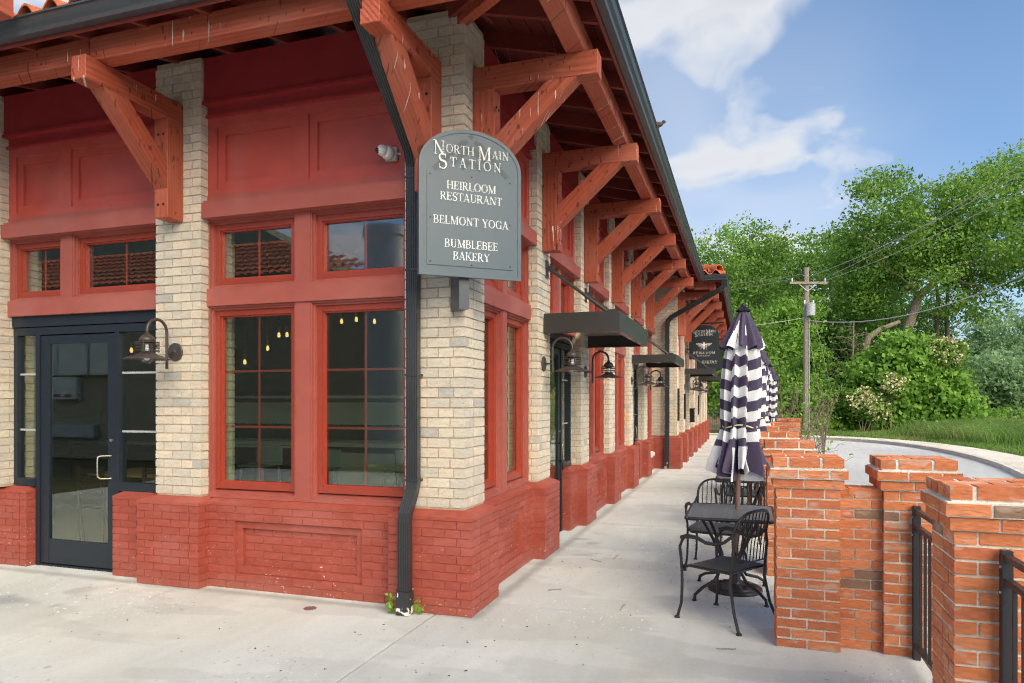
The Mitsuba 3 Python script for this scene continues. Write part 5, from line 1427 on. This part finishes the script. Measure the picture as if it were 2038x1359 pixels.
m.build(k + '__stem', 'm_bark')
def shrub(label, col, t, row, rx, rz, seed, bsdf='m_leaf', n=150, blossom=0, size=.2, name='shrub'):
    r = np.random.default_rng(seed); k = thing(name, label, 'shrub', 'shrubs along the street')
    p = spot(col, t, row); bl = []
    for i in range(5): bl.append((p[0] + r.uniform(-.6, .6) * rx, p[1] + r.uniform(-.5, .5) * rx, p[2] + r.uniform(-.4, .4) * rz, rx * .6, rx * .6, rz * .6))
    crown(k, bl, n, 18, .2, size, bsdf, r)
    m = MB(); b = np.array([p[0], p[1], -.15])
    for i in range(4): m.tube(wander(b + [r.uniform(-.1, .1), 0, 0], p + [r.uniform(-.5, .5) * rx, 0, 0], 4, .04, r), [.03, .025, .02, .012], 5)
    m.build(k + '__stem', 'm_bark')
    if blossom:
        c, cid, d = crown_points([(b[0], b[1] - .35 * rx, b[2], b[3], b[4], b[5]) for b in bl], blossom, 9, .10, r, .8)
        v, f = leaf_mesh(c, .13, None, .9, r); q = MB(); q.add(v, f, np.full((len(v), 2), .5)); q.build(k + '__blossom', 'm_blossom')
shrub('shrub with cream blossom low at the front of the creeper mound', 1720, 36.4, 802, 1.1, .95, 41, blossom=160, n=260)
shrub('tall shrub with cream blossom at the top right of the creeper mound', 1866, 36.8, 712, 1.2, 1.0, 42, blossom=170)
shrub('small cream flowering sprig half way up the creeper mound', 1772, 35.9, 760, .6, .7, 43, blossom=70, n=60)
for i, (c_, t_, rw, rx, rz, q) in enumerate([(1415, 41, 820, 1.5, 1.2, 'bush behind the iron fence, left'), (1455, 41.5, 800, 1.7, 1.4, 'bush behind the iron fence, right'), (1545, 38.5, 770, 1.3, 1.6, 'pale bush behind the far umbrellas'), (1590, 39, 790, 1.5, 1.3, 'bush at the foot of the utility pole, left'),
                                          (1640, 38.2, 810, 1.4, 1.1, 'bush at the foot of the utility pole, right'), (1665, 38.5, 845, 1.2, .7, 'low bush where the kerb passes behind the bare shrub'), (1600, 37.9, 850, 1.3, .6, 'low creeper beside the kerb left of the pole'), (1620, 40, 725, 1.2, 1.1, 'flowering creeper half way up the pole'),
                                          (1920, 40, 842, 1.2, .8, 'low bush at the right end of the creeper mound'), (1980, 48, 830, 1.6, .9, 'bright low bush above the tall grass')]):
    shrub(q, c_, t_, rw, rx, rz, 50 + i, 'm_leaf_bright' if i in (3, 5, 6, 9) else 'm_leaf', 170)
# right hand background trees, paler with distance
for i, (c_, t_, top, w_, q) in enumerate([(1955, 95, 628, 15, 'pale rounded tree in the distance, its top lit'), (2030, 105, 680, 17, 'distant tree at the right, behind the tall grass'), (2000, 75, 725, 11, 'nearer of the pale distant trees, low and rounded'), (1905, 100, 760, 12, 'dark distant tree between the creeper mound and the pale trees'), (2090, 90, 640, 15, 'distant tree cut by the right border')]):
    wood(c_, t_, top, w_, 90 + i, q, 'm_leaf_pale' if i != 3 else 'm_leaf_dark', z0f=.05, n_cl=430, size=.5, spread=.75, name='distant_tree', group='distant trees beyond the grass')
m_ = MB(); r = np.random.default_rng(9)                                  # far edge of the wood as one mass
c, cid, d = crown_points([(*spot(c_, 130)[:2], 4, 9, 4, r.uniform(4, 7)) for c_ in range(900, 2500, 60)], 900, 12, 1.5, r)
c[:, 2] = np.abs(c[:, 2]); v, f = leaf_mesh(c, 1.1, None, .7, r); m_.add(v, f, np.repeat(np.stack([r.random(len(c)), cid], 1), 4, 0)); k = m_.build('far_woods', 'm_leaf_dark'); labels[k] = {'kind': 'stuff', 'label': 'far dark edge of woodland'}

# grass: tall blades on the right bank, short along the far pavement
r = np.random.default_rng(12)
def blades(P, h, w, r, lean=.5):
    n = len(P); a = r.uniform(0, 2 * np.pi, n); h = h * r.uniform(.5, 1.3, n)
    s_ = np.stack([np.cos(a), np.sin(a), 0 * a], 1) * w; b = r.uniform(0, 2 * np.pi, n); d = np.stack([np.cos(b), np.sin(b), 0 * b], 1) * (h * lean * r.uniform(.3, 1, n))[:, None]
    up = np.array([0, 0, 1.0])
    mid = P + up * (h * .62)[:, None] + d * .4; tip = P + up * (h * .92)[:, None] + d
    v = np.stack([P - s_, P + s_, mid + s_ * .8, mid - s_ * .8, tip], 1).reshape(-1, 3); i = np.arange(n)[:, None] * 5
    return v, np.vstack([i + [0, 1, 2], i + [0, 2, 3], i + [3, 2, 4]])
tt = r.uniform(0, 1, 26000) ** .9
P = []
ctr = [(spot(c_, t_), rad) for c_, t_, rad in [(1870, 33, 1.3), (1920, 31, 1.6), (1970, 29, 1.7), (2030, 27, 1.8), (2010, 32, 2.2), (2080, 30, 2.5), (1950, 35, 2.0)]]
for p, rad in ctr:
    q = r.normal(size=(2600, 2)) * rad * .6; P.append(np.c_[p[:2] + q, np.full(2600, .02)])
P = np.vstack(P)
def side(P): 
    dd = ((P[:, None, :2] - E[None]) ** 2).sum(2); i = dd.argmin(1); return ((P[:, :2] - E[i]) * OUT[i]).sum(1)
sd = side(P); P = P[sd > 2.1]; P[:, 2] = np.clip((side(P) - 1.4) / 7.6, 0, 1) * .25
v, f = blades(P, .62, .014, r, .8); m = MB(); m.add(v, f, np.repeat(r.random((len(P), 2)), 5, 0)); k = m.build('tall_grass', 'm_grass'); labels[k] = {'kind': 'stuff', 'label': 'tall arching green grass on the bank right of the street'}
q = r.uniform(0, 1, 30000); i = (r.uniform(.0, .95, 30000) * (len(E) - 1)).astype(int); o = 1.38 + q ** 1.6 * 5.5
P = np.c_[E[i] + OUT[i] * o[:, None] + r.normal(size=(30000, 2)) * .12, np.clip((o - 1.36) / 7.6, 0, 1) * .25]; P = P[side(P) > 1.37]
v, f = blades(P, .16, .010, r, .7); m = MB(); m.add(v, f, np.repeat(r.random((len(P), 2)), 5, 0)); k = m.build('short_grass', 'm_grass'); labels[k] = {'kind': 'stuff', 'label': 'short grass along the far pavement'}

# bare arching shrubs between wall and street
scene['m_twig'] = pr((.21, .165, .125), .9)
def bare_shrub(label, x, y, h, seed, n=16, leaves=60):
    r = np.random.default_rng(seed); k = thing('bare_shrub', label, 'shrub', 'bare twiggy shrubs behind the patio wall')
    tips = []
    for i in range(n):
        a = r.uniform(0, 2 * np.pi); R = r.uniform(.25, 1) * h * .42; hh = h * r.uniform(.55, 1.05)
        t = np.linspace(0, 1, 8)[:, None]
        p = np.array([x, y, -.13]) + np.hstack([np.cos(a) * R * t ** 1.7, np.sin(a) * R * t ** 1.7, hh * (1.25 * t - .25 * t ** 3 - .25 * (t ** 4) * (R > .3 * h))]) + r.normal(size=(8, 3)) * .02 * t
        m = MB(); m.tube(p, np.linspace(.016, .004, 8), 5)
        for j in (3, 4, 5, 6):
            b = p[j]; e_ = b + [r.uniform(-.35, .35), r.uniform(-.35, .35), r.uniform(.02, .38)]; m.tube(wander(b, e_, 4, .03, r), np.linspace(.006, .003, 4), 4); tips.append(e_)
        m.build(k + '__branch', 'm_twig')
    if leaves:
        c = np.array(tips)[r.integers(0, len(tips), leaves)] + r.normal(size=(leaves, 3)) * .09
        v, f = leaf_mesh(c, .09, None, .5, r); m = MB(); m.add(v, f, np.repeat(r.random((leaves, 2)), 4, 0)); m.build(k + '__leaf_sprays', 'm_leaf_bright')
for i, (c_, t_, h, q, lv) in enumerate([(1590, 15, 2.05, 'bare twiggy shrub in front of the utility pole', 260), (1622, 12, 1.35, 'smaller bare shrub right of the far wall end', 60), (1560, 19, 2.6, 'thin leafy shrub just behind the farthest umbrella', 500), (1640, 22, 2.5, 'arching brown shrub right of the utility pole', 120)]):
    p = spot(c_, t_); bare_shrub(q, p[0], p[1], h, 70 + i, leaves=lv)

# weeds by the first downspout
for i, (x, y, q) in enumerate([(-2.67, 5.00, 'small broad leaved weed left of the downspout foot'), (-2.455, 5.05, 'small upright weed right of the downspout foot')]):
    r = np.random.default_rng(60 + i); k = thing('weed', q, 'weed', 'weeds at the downspout foot')
    for j in range(4 if i == 0 else 5):
        top = np.array([x + r.uniform(-.04, .04), y + r.uniform(-.03, .02), r.uniform(.07, .17)]); p = wander([x, y, 0], top, 5, .004, r)
        m = MB(); m.tube(p, np.linspace(.003, .0015, 5), 5); m.build(k + '__stem', 'm_leaf_bright')
        for z in range(1, 5):
            for s_ in (-1, 1):
                v, f = leaf_mesh(p[z:z + 1] + [s_ * .015, r.uniform(-.01, .01), 0], .042 if i == 0 else .03, np.array([[0, -.6, .6]]), .55, r); l = MB(); l.add(v, f); l.build(k + '__leaf', 'm_leaf_bright')

# litter: crumbs of dry leaves and dirt scattered over the concrete
r = np.random.default_rng(31); P = []
for x, y, s_, n_ in [(-3.2, 4.3, .7, 34), (-2.0, 4.2, .5, 34), (-1.7, 3.9, .5, 22), (-5.3, 4.6, .5, 20), (-4.7, 3.7, .6, 14), (-1.5, 4.7, .5, 14), (-1.3, 7.2, .5, 16), (-6.3, 4.9, .4, 10), (-.9, 5.6, .8, 12), (-.8, 9, 1.0, 20), (.3, 4.2, .4, 8)]:
    P.append(np.c_[r.normal(size=(n_, 2)) * s_ + [x, y], np.full(n_, .006)])
P = np.vstack(P); P = P[~((P[:, 0] < -1.98) & (P[:, 1] > 5.05))]
a = r.normal(size=(len(P), 3)) * [1, 1, .15]; sz = r.uniform(.010, .032, len(P))
v, f = leaf_mesh(P, sz, np.tile([0, 0, 1.0], (len(P), 1)), .6, r); v[:, 2] = np.clip(.004 + (v[:, 2] - .006) * .35, .002, .02)
m = MB(); m.add(v, f, np.repeat(r.random((len(P), 2)), 4, 0)); k = m.build('leaf_litter', 'm_litter'); labels[k] = {'kind': 'stuff', 'label': 'crumbs of dry leaf and dirt on the concrete'}
scene['m_litter'] = pr((.085, .062, .042), .9)
# dry twigs
r = np.random.default_rng(14)
for i, (x, y, q) in enumerate([(-1.5, 7.35, 'curled dry twig near the slab joint beside the second pier'), (-1.33, 7.6, 'short brown twig on the walk by the door'), (-1.62, 6.1, 'thin straight twig beside the base wall'), (-.95, 5.75, 'tiny curled twig in the middle of the walk'), (-.12, 5.02, 'dry stalk at the foot of the nearest orange pier')]):
    a = r.uniform(0, np.pi); L = r.uniform(.10, .22); p = np.array([x, y, .004]); d = np.array([math.cos(a), math.sin(a), 0]) * L / 2
    m = MB(); m.tube(wander(p - d, p + d, 6, .012 * (1, 1, 0)[0], r) * [1, 1, 0] + [0, 0, .005], .003, 5); one(m, 'twig', 'm_twig', q, 'twig', 'twigs on the concrete')

# ---------------------------------------------------------------- utility pole and wires
k = thing('utility_pole', 'weathered wooden utility pole with crossarm and grey transformer', 'utility pole')
tp = 36.0; pb = spot(1605, tp); pb[2] = -.15; zt = 8.55
m = MB(); m.tube([pb, [pb[0], pb[1], zt]], [.165, .12], 12); m.build(k + '__pole', 'm_pole')
ax = np.array([RX, RY, 0]); fwv = np.array([FX, FY, 0])
c0 = np.array([pb[0], pb[1], 7.74]) - fwv * .16
MB().bar(c0 - ax * .92, c0 + ax * .98, .10, .12).build(k + '__crossarm', 'm_pole')
for q in (-1, 1): MB().bar(c0 + ax * q * .45 + [0, 0, -.05], c0 + [0, 0, -.42], .012, .04).build(k + '__brace', 'm_steel_grey')
tc = np.array([pb[0], pb[1], 6.35]) - fwv * .30 + ax * .10
m = MB(); m.lathe([(0, -.30), (.20, -.30), (.21, -.27), (.21, .27), (.225, .28), (.225, .31), (.1, .35), (0, .36)], tc, 20); m.build(k + '__transformer', 'm_steel_grey', 40)
for q in (-.12, .12):
    m = MB(); m.lathe([(.03, .30), (.05, .36), (.03, .40), (.055, .44), (.03, .48), (.0, .50)], tc + ax * (q - .2 * (q < 0)), 10); m.build(k + '__bushing', 'm_white_plastic', True)
for q in (-.8, .88):
    m = MB(); m.lathe([(.02, .06), (.05, .10), (.03, .14), (.05, .18), (.02, .24), (0, .25)], c0 + ax * q, 10); m.build(k + '__insulator', 'm_white_plastic', True)
m = MB(); m.tube([pb - fwv * .17 + [.06, 0, 0], np.array([pb[0], pb[1], 5.9]) - fwv * .16 + [.06, 0, 0]], .022, 6); m.build(k + '__conduit', 'm_steel_grey')
def wire(label, p, q, sag, rad=.013):
    t = np.linspace(0, 1, 24)[:, None]; P = np.array(p) * (1 - t) + np.array(q) * t; P[:, 2] -= (4 * sag * t * (1 - t))[:, 0]
    one(MB().tube(P, rad, 5), 'overhead_wire', 'm_wire', label, 'wire', 'overhead wires')
top = np.array([pb[0], pb[1], 8.25])
wire('overhead wire from the pole top towards the station roof', top, spot(1250, 60, 560), .5)
wire('lower overhead wire from the crossarm towards the station roof', c0 - ax * .8 + [0, 0, .2], spot(1250, 62, 580), .5)
wire('overhead wire climbing right from the crossarm through the leaning tree', c0 + ax * .88 + [0, 0, .25], spot(2120, 20, 270), .25)
wire('second overhead wire climbing right above the street', top + [0, 0, -.2], spot(2130, 21, 290), .3)
wire('third overhead wire climbing right, lowest of the three', c0 + ax * .5, spot(2140, 20, 320), .3)
wire('thick cable sagging right below the transformer', np.array([pb[0], pb[1], 5.85]), spot(2130, 26, 500), .95, .022)
wire('service cable running left from the pole behind the umbrella', np.array([pb[0], pb[1], 6.0]), spot(1380, 34, 655), .12, .015)
wire('guy wire slanting down right from the pole top', top + [0, 0, -.3], spot(1672, 39) , 0, .011)
wire('shorter guy wire slanting down right from the transformer', np.array([pb[0], pb[1], 5.8]), spot(1645, 38.5), 0, .010)
scene['m_wire'] = pr((.40, .41, .42), .5)
scene['m_pole'] = pr(proc(lambda p, n, uv: mix(C(.24, .205, .165), C(.36, .32, .27), fbm(p.x * 20, p.y * 20, p.z * .8, 3))), .9)
scene['m_steel_grey'] = pr((.46, .49, .51), .45)
k = thing('marker_post', 'short yellow utility marker post in the grass', 'post'); p = spot(1864, 35.5)
MB().tube([p, p + [0, 0, .55]], .045, 10).build(k + '__post', 'm_yellow'); MB().tube([p + [0, 0, .55], p + [0, 0, .72]], .05, 10).build(k + '__cap', 'm_white_plastic')
scene['m_yellow'] = pr((.62, .45, .06), .6)

# iron fence closing the far end of the patio, fallen timber behind it
k = thing('iron_fence', 'black iron fence closing the far end of the patio', 'fence')
y = 38.75
for x in np.arange(-2.2, 1.7, 1.25): MB().cbox(x - .03, x + .03, y - .03, y + .03, -.1, 1.25, .004).build(k + '__post', 'm_rail')
for z in (.12, 1.05, 1.18): MB().box(-2.2, 1.6, y - .015, y + .015, z - .018, z + .018).build(k + '__rail', 'm_rail')
for x in np.arange(-2.1, 1.6, .115): MB().box(x - .009, x + .009, y - .009, y + .009, .05, 1.17).build(k + '__picket', 'm_rail')
k = thing('fallen_timber', 'dark fallen timber leaning behind the iron fence', 'timber')
MB().bar([-1.7, 39.9, -.1], [.2, 40.4, 1.0], .14, .10, c=.01).build(k + '__beam', 'm_black')

m = MB(); gx, gy = np.meshgrid(np.linspace(-6, 3.4, 24), np.linspace(39.0, 43, 14), indexing='ij')
gz = -.15 + 1.1 * np.clip((gy - 39) / 3, 0, 1) + .25 * meshkit.fbm(np.stack([gx * .7, gy * .7, gx * 0], -1), 3, 2); m.grid(np.stack([gx, gy, gz], -1)); struct(m, 'dirt_bank', 'm_bank', 'bare brown bank behind the iron fence')
scene['m_bank'] = pr(proc(lambda p, n, uv: mix(C(.20, .14, .09), C(.10, .13, .04), smoothstep(.45, .6, fbm(p.x * 2, p.y * 2, 0, 3)))), .95)
# ---------------------------------------------------------------- inside the first wing: what the glass shows
def warm(w): return {'type': 'area', 'radiance': rgb(w, w * .56, w * .19)}
lp = [(-4.91, 7.85, 2.72), (-4.73, 7.91, 2.745), (-4.51, 7.985, 2.72), (-5.676, 7.6, 2.545), (-5.575, 7.63, 2.55), (-5.81, 7.55, 2.375), (-6.09, 7.46, 2.20), (-8.66, 6.61, 2.46), (-8.53, 6.65, 2.30), (-7.47, 7.0, 2.35)]
PL = ['leftmost of the three glowing bulbs at the top of the right front window', 'middle of the three glowing bulbs at the top of the right front window', 'rightmost of the three glowing bulbs at the top of the right front window',
      'upper left bulb glowing in the left front window', 'upper right bulb glowing in the left front window', 'lower left bulb glowing in the left front window', 'lowest bulb glowing in the left front window',
      'glowing bulb high in the narrow pane left of the front door', 'lower glowing bulb in the narrow pane left of the front door', 'glowing bulb in the narrow pane right of the front door']
for i, (x, y, z) in enumerate(lp):
    k = thing('pendant_lamp', PL[i], 'lamp', 'pendant lamps inside the restaurant')
    MB().tube([[x, y, z + .10], [x, y, 3.62]], .004, 5).build(k + '__cord', 'm_black')
    MB().lathe([(0, .11), (.018, .11), (.02, .04), (0, .04)], (x, y, z), 10).build(k + '__socket', 'm_bronze')
    MB().lathe([(.0, -.03), (.014, -.026), (.021, -.008), (.017, .016), (.01, .036), (0, .036)], (x, y, z), 12).build(k + '__bulb', 'm_white_plastic', emitter=warm(.32))
k = thing('bar_counter', 'long pale bar counter seen dimly through the front windows', 'counter')
MB().box(-8.2, -3.4, 8.9, 9.4, .02, 1.04).build(k + '__front', 'm_in_wall'); MB().cbox(-8.3, -3.3, 8.78, 9.5, 1.04, 1.10, .006).build(k + '__top', 'm_in_counter')
for i in range(4): MB().box(-8.0 + 1.15 * i, -7.0 + 1.15 * i, 8.878, 8.9, .35, .95).build(k + '__panel', 'm_in_counter')
MB().box(-8.2, -3.6, 8.80, 8.84, 1.74, 1.78).build(k + '__shelf', 'm_in_counter')
MB().box(-8.2, -3.8, 8.86, 8.90, 1.36, 1.68).build(k + '__screen', 'm_in_counter')
for x in (-8.1, -5.8, -3.5): MB().box(x - .02, x + .02, 8.841, 8.859, 1.10, 1.74).build(k + '__bracket', 'm_black')
for i, (x, y) in enumerate([(-4.75, 7.1), (-5.65, 7.2), (-3.75, 7.3)]):
    k = thing('bar_stool', ['pale metal bar stool inside, behind the left front window', 'pale bar stool farther left inside', 'pale bar stool behind the right front window'][i], 'stool', 'bar stools inside the restaurant')
    MB().cbox(x - .19, x + .19, y - .19, y + .19, .90, .93, .01).build(k + '__seat', 'm_stool')
    MB().cbox(x - .19, x + .19, y + .17, y + .19, .93, 1.12, .006).build(k + '__back', 'm_stool')
    for sx in (-1, 1):
        for sy in (-1, 1): MB().tube([[x + sx * .22, y + sy * .22, .012], [x + sx * .15, y + sy * .15, .9]], .016, 8).build(k + '__leg', 'm_stool')
def wood_chair(x, y, deg, label):
    fr = placed(x, y, .012, deg); k = thing('wooden_chair', label, 'chair', 'dark slat back chairs inside the front door')
    MB(fr).cbox(-.20, .20, -.20, .20, .43, .46, .008).build(k + '__seat', 'm_in_darkwood')
    for sx in (-1, 1):
        MB(fr).bar([sx * .18, .17, 0], [sx * .18, .17, .43], .035, .035, up=(0, 1, 0)).build(k + '__leg', 'm_in_darkwood')
        MB(fr).bar([sx * .185, -.20, 0], [sx * .185, -.26, .92], .035, .04, up=(0, 1, 0)).build(k + '__leg', 'm_in_darkwood')
    for z in (.56, .66, .76, .86): MB(fr).cbox(-.17, .17, -.255, -.235, z - .028, z + .028, .004).build(k + '__slat', 'm_in_darkwood')
scene['m_stool'] = pr((.22, .23, .23), .4)
wood_chair(-7.35, 6.55, 0, 'dark slat back chair seen through the glass front door'); wood_chair(-6.60, 6.75, 20, 'second dark chair at the right edge of the front door glass')
k = thing('dining_table', 'dining table with a tan wood top behind the glass front door', 'table')
MB().cbox(-8.1, -6.5, 6.9, 7.7, .73, .765, .006).build(k + '__top', 'm_in_wood'); MB().lathe([(0, 0), (.30, 0), (.30, .02), (.05, .05), (.04, .73), (0, .73)], (-7.3, 7.3, .012), 20).build(k + '__pedestal', 'm_black', 40)
k = thing('banquette', 'dark padded bench along the wall behind the dining table', 'bench')
MB().cbox(-10.5, -6.2, 8.3, 8.8, .02, .48, .02).build(k + '__seat', 'm_in_darkwood'); MB().cbox(-10.5, -6.2, 8.62, 8.80, .48, 1.02, .02).build(k + '__back', 'm_in_darkwood')
MB().box(-10.5, -6.2, 8.60, 8.82, 1.02, 1.05).build(k + '__top_rail', 'm_in_counter')
k = numbered('dark_mat'); one(MB().lathe([(0, .0), (.42, .0), (.42, .008), (0, .008)], (-6.55, 6.1, .013), 28), k, 'm_black', 'round dark mat on the floor inside the front door', 'mat')

# ---------------------------------------------------------------- building across the yard, seen only as reflections in the glass
N = thing('neighbouring_building', 'cream brick building with a clay tile roof across the yard, mirrored in the front windows', 'building')
yw = -6.0
MB().box(-30, -9.7, yw - .4, yw, -.1, 5.2).build(N + '__wall', 'm_tan_far')
MB().box(-30.4, -9.4, yw - .1, yw + .55, 5.02, 5.18).build(N + '__gutter', 'm_gutter')
m = MB()
for c in range(8):
    xe = -9.4 - .62 * c; nn_ = int((xe + 30.4) / .27); xx = np.linspace(-30.4, xe, nn_ * 4 + 1); w = .05 * np.abs(np.sin(np.pi * np.arange(len(xx)) / 4))
    y0, y1 = yw + .62 - c * .33, yw + .62 - (c + 1) * .33 - .06; z0, z1 = 5.22 + c * .20, 5.22 + c * .20 + .17
    m.grid(np.stack([np.stack([xx, 0 * xx + y0, z0 + w], 1), np.stack([xx, 0 * xx + y1, z1 + w], 1)]))
m.build(N + '__tile_roof', 'm_clay', kind='stuff')
MB().hexa([[-30, yw - 8, 4.8], [-10.4, yw - 8, 4.8], [-10.4, yw - 2.2, 4.8], [-30, yw - 2.2, 4.8], [-26, yw - 6.5, 9.6], [-19.5, yw - 6.5, 9.4], [-19.5, yw - 5.5, 9.4], [-26, yw - 5.5, 9.6]]).build(N + '__upper_roof', 'm_green_roof')
scene['m_green_roof'] = pr(proc(lambda p, n, uv: C(.20, .22, .15) * (.7 + .3 * smoothstep(.3, .5, dr.abs(fm(p.z * 7 + 50, 1.0) - .5)) + .2 * noise(p.x * 6, p.z * 14, 0))), .9)
scene['m_tan_far'] = pr(proc(lambda p, n, uv: C(.46, .40, .30) * (.72 + .2 * cell_rand(p.x * 4 + .5 * dr.floor(p.z * 12.3), 0, p.z * 12.3) + .12 * smoothstep(.40, .5, .5 - dr.abs(fm(p.z * 12.3 + 90, 1.0) - .5)) * -1 + .1)), .9)
k = thing('steel_tank', 'round grey steel tank with a pale rim beside the building across the yard', 'tank')
MB().lathe([(0, 0), (.50, 0), (.52, .05), (.52, 5.75), (.56, 5.78), (.56, 6.0), (.5, 6.03), (0, 6.05)], (-8.75, -5.2, .12), 28).build(k + '__body', 'm_steel_grey', 40)
q = [(-22.4, 3.0, .55, 1.0), (-21.2, 3.0, .55, 1.0), (-20.0, 3.0, .60, 1.0), (-18.8, 3.0, .5, 1.0)]
for i, (x, z, w, h) in enumerate(q):
    k = thing('electrical_box', ['white inverter box, first from the left on the wall across the yard', 'white inverter box, second from the left across the yard', 'white inverter box, third from the left across the yard', 'white inverter box, last to the right across the yard'][i], 'box', 'electrical boxes across the yard')
    MB().cbox(x - w, x + w, yw, yw + .25, z - h / 2, z + h / 2 + .5, .02).build(k + '__case', 'm_white_plastic')
k = thing('electrical_box', 'white switch box with red stickers under the inverters across the yard', 'box', 'electrical boxes across the yard')
MB().cbox(-21.0, -19.9, yw, yw + .2, 1.75, 2.47, .02).build(k + '__case', 'm_white_plastic')
for x in (-20.85, -20.4): MB().box(x, x + .3, yw + .2, yw + .204, 1.82, 1.92).build(k + '__sticker', 'm_sash')
k = thing('cable_duct', 'grey horizontal cable duct on the wall across the yard', 'duct'); MB().cbox(-21.8, -19.2, yw, yw + .2, .55, .95, .02).build(k + '__duct', 'm_steel_grey')
k = thing('electrical_cabinet', 'tall grey green electrical cabinet across the yard', 'cabinet')
MB().cbox(-25.6, -24.2, yw, yw + .5, .0, 3.0, .03).build(k + '__case', 'm_cabinet'); MB().cbox(-25.5, -24.3, yw + .5, yw + .54, .2, 2.9, .02).build(k + '__door', 'm_cabinet')
scene['m_cabinet'] = pr((.30, .36, .33), .5)
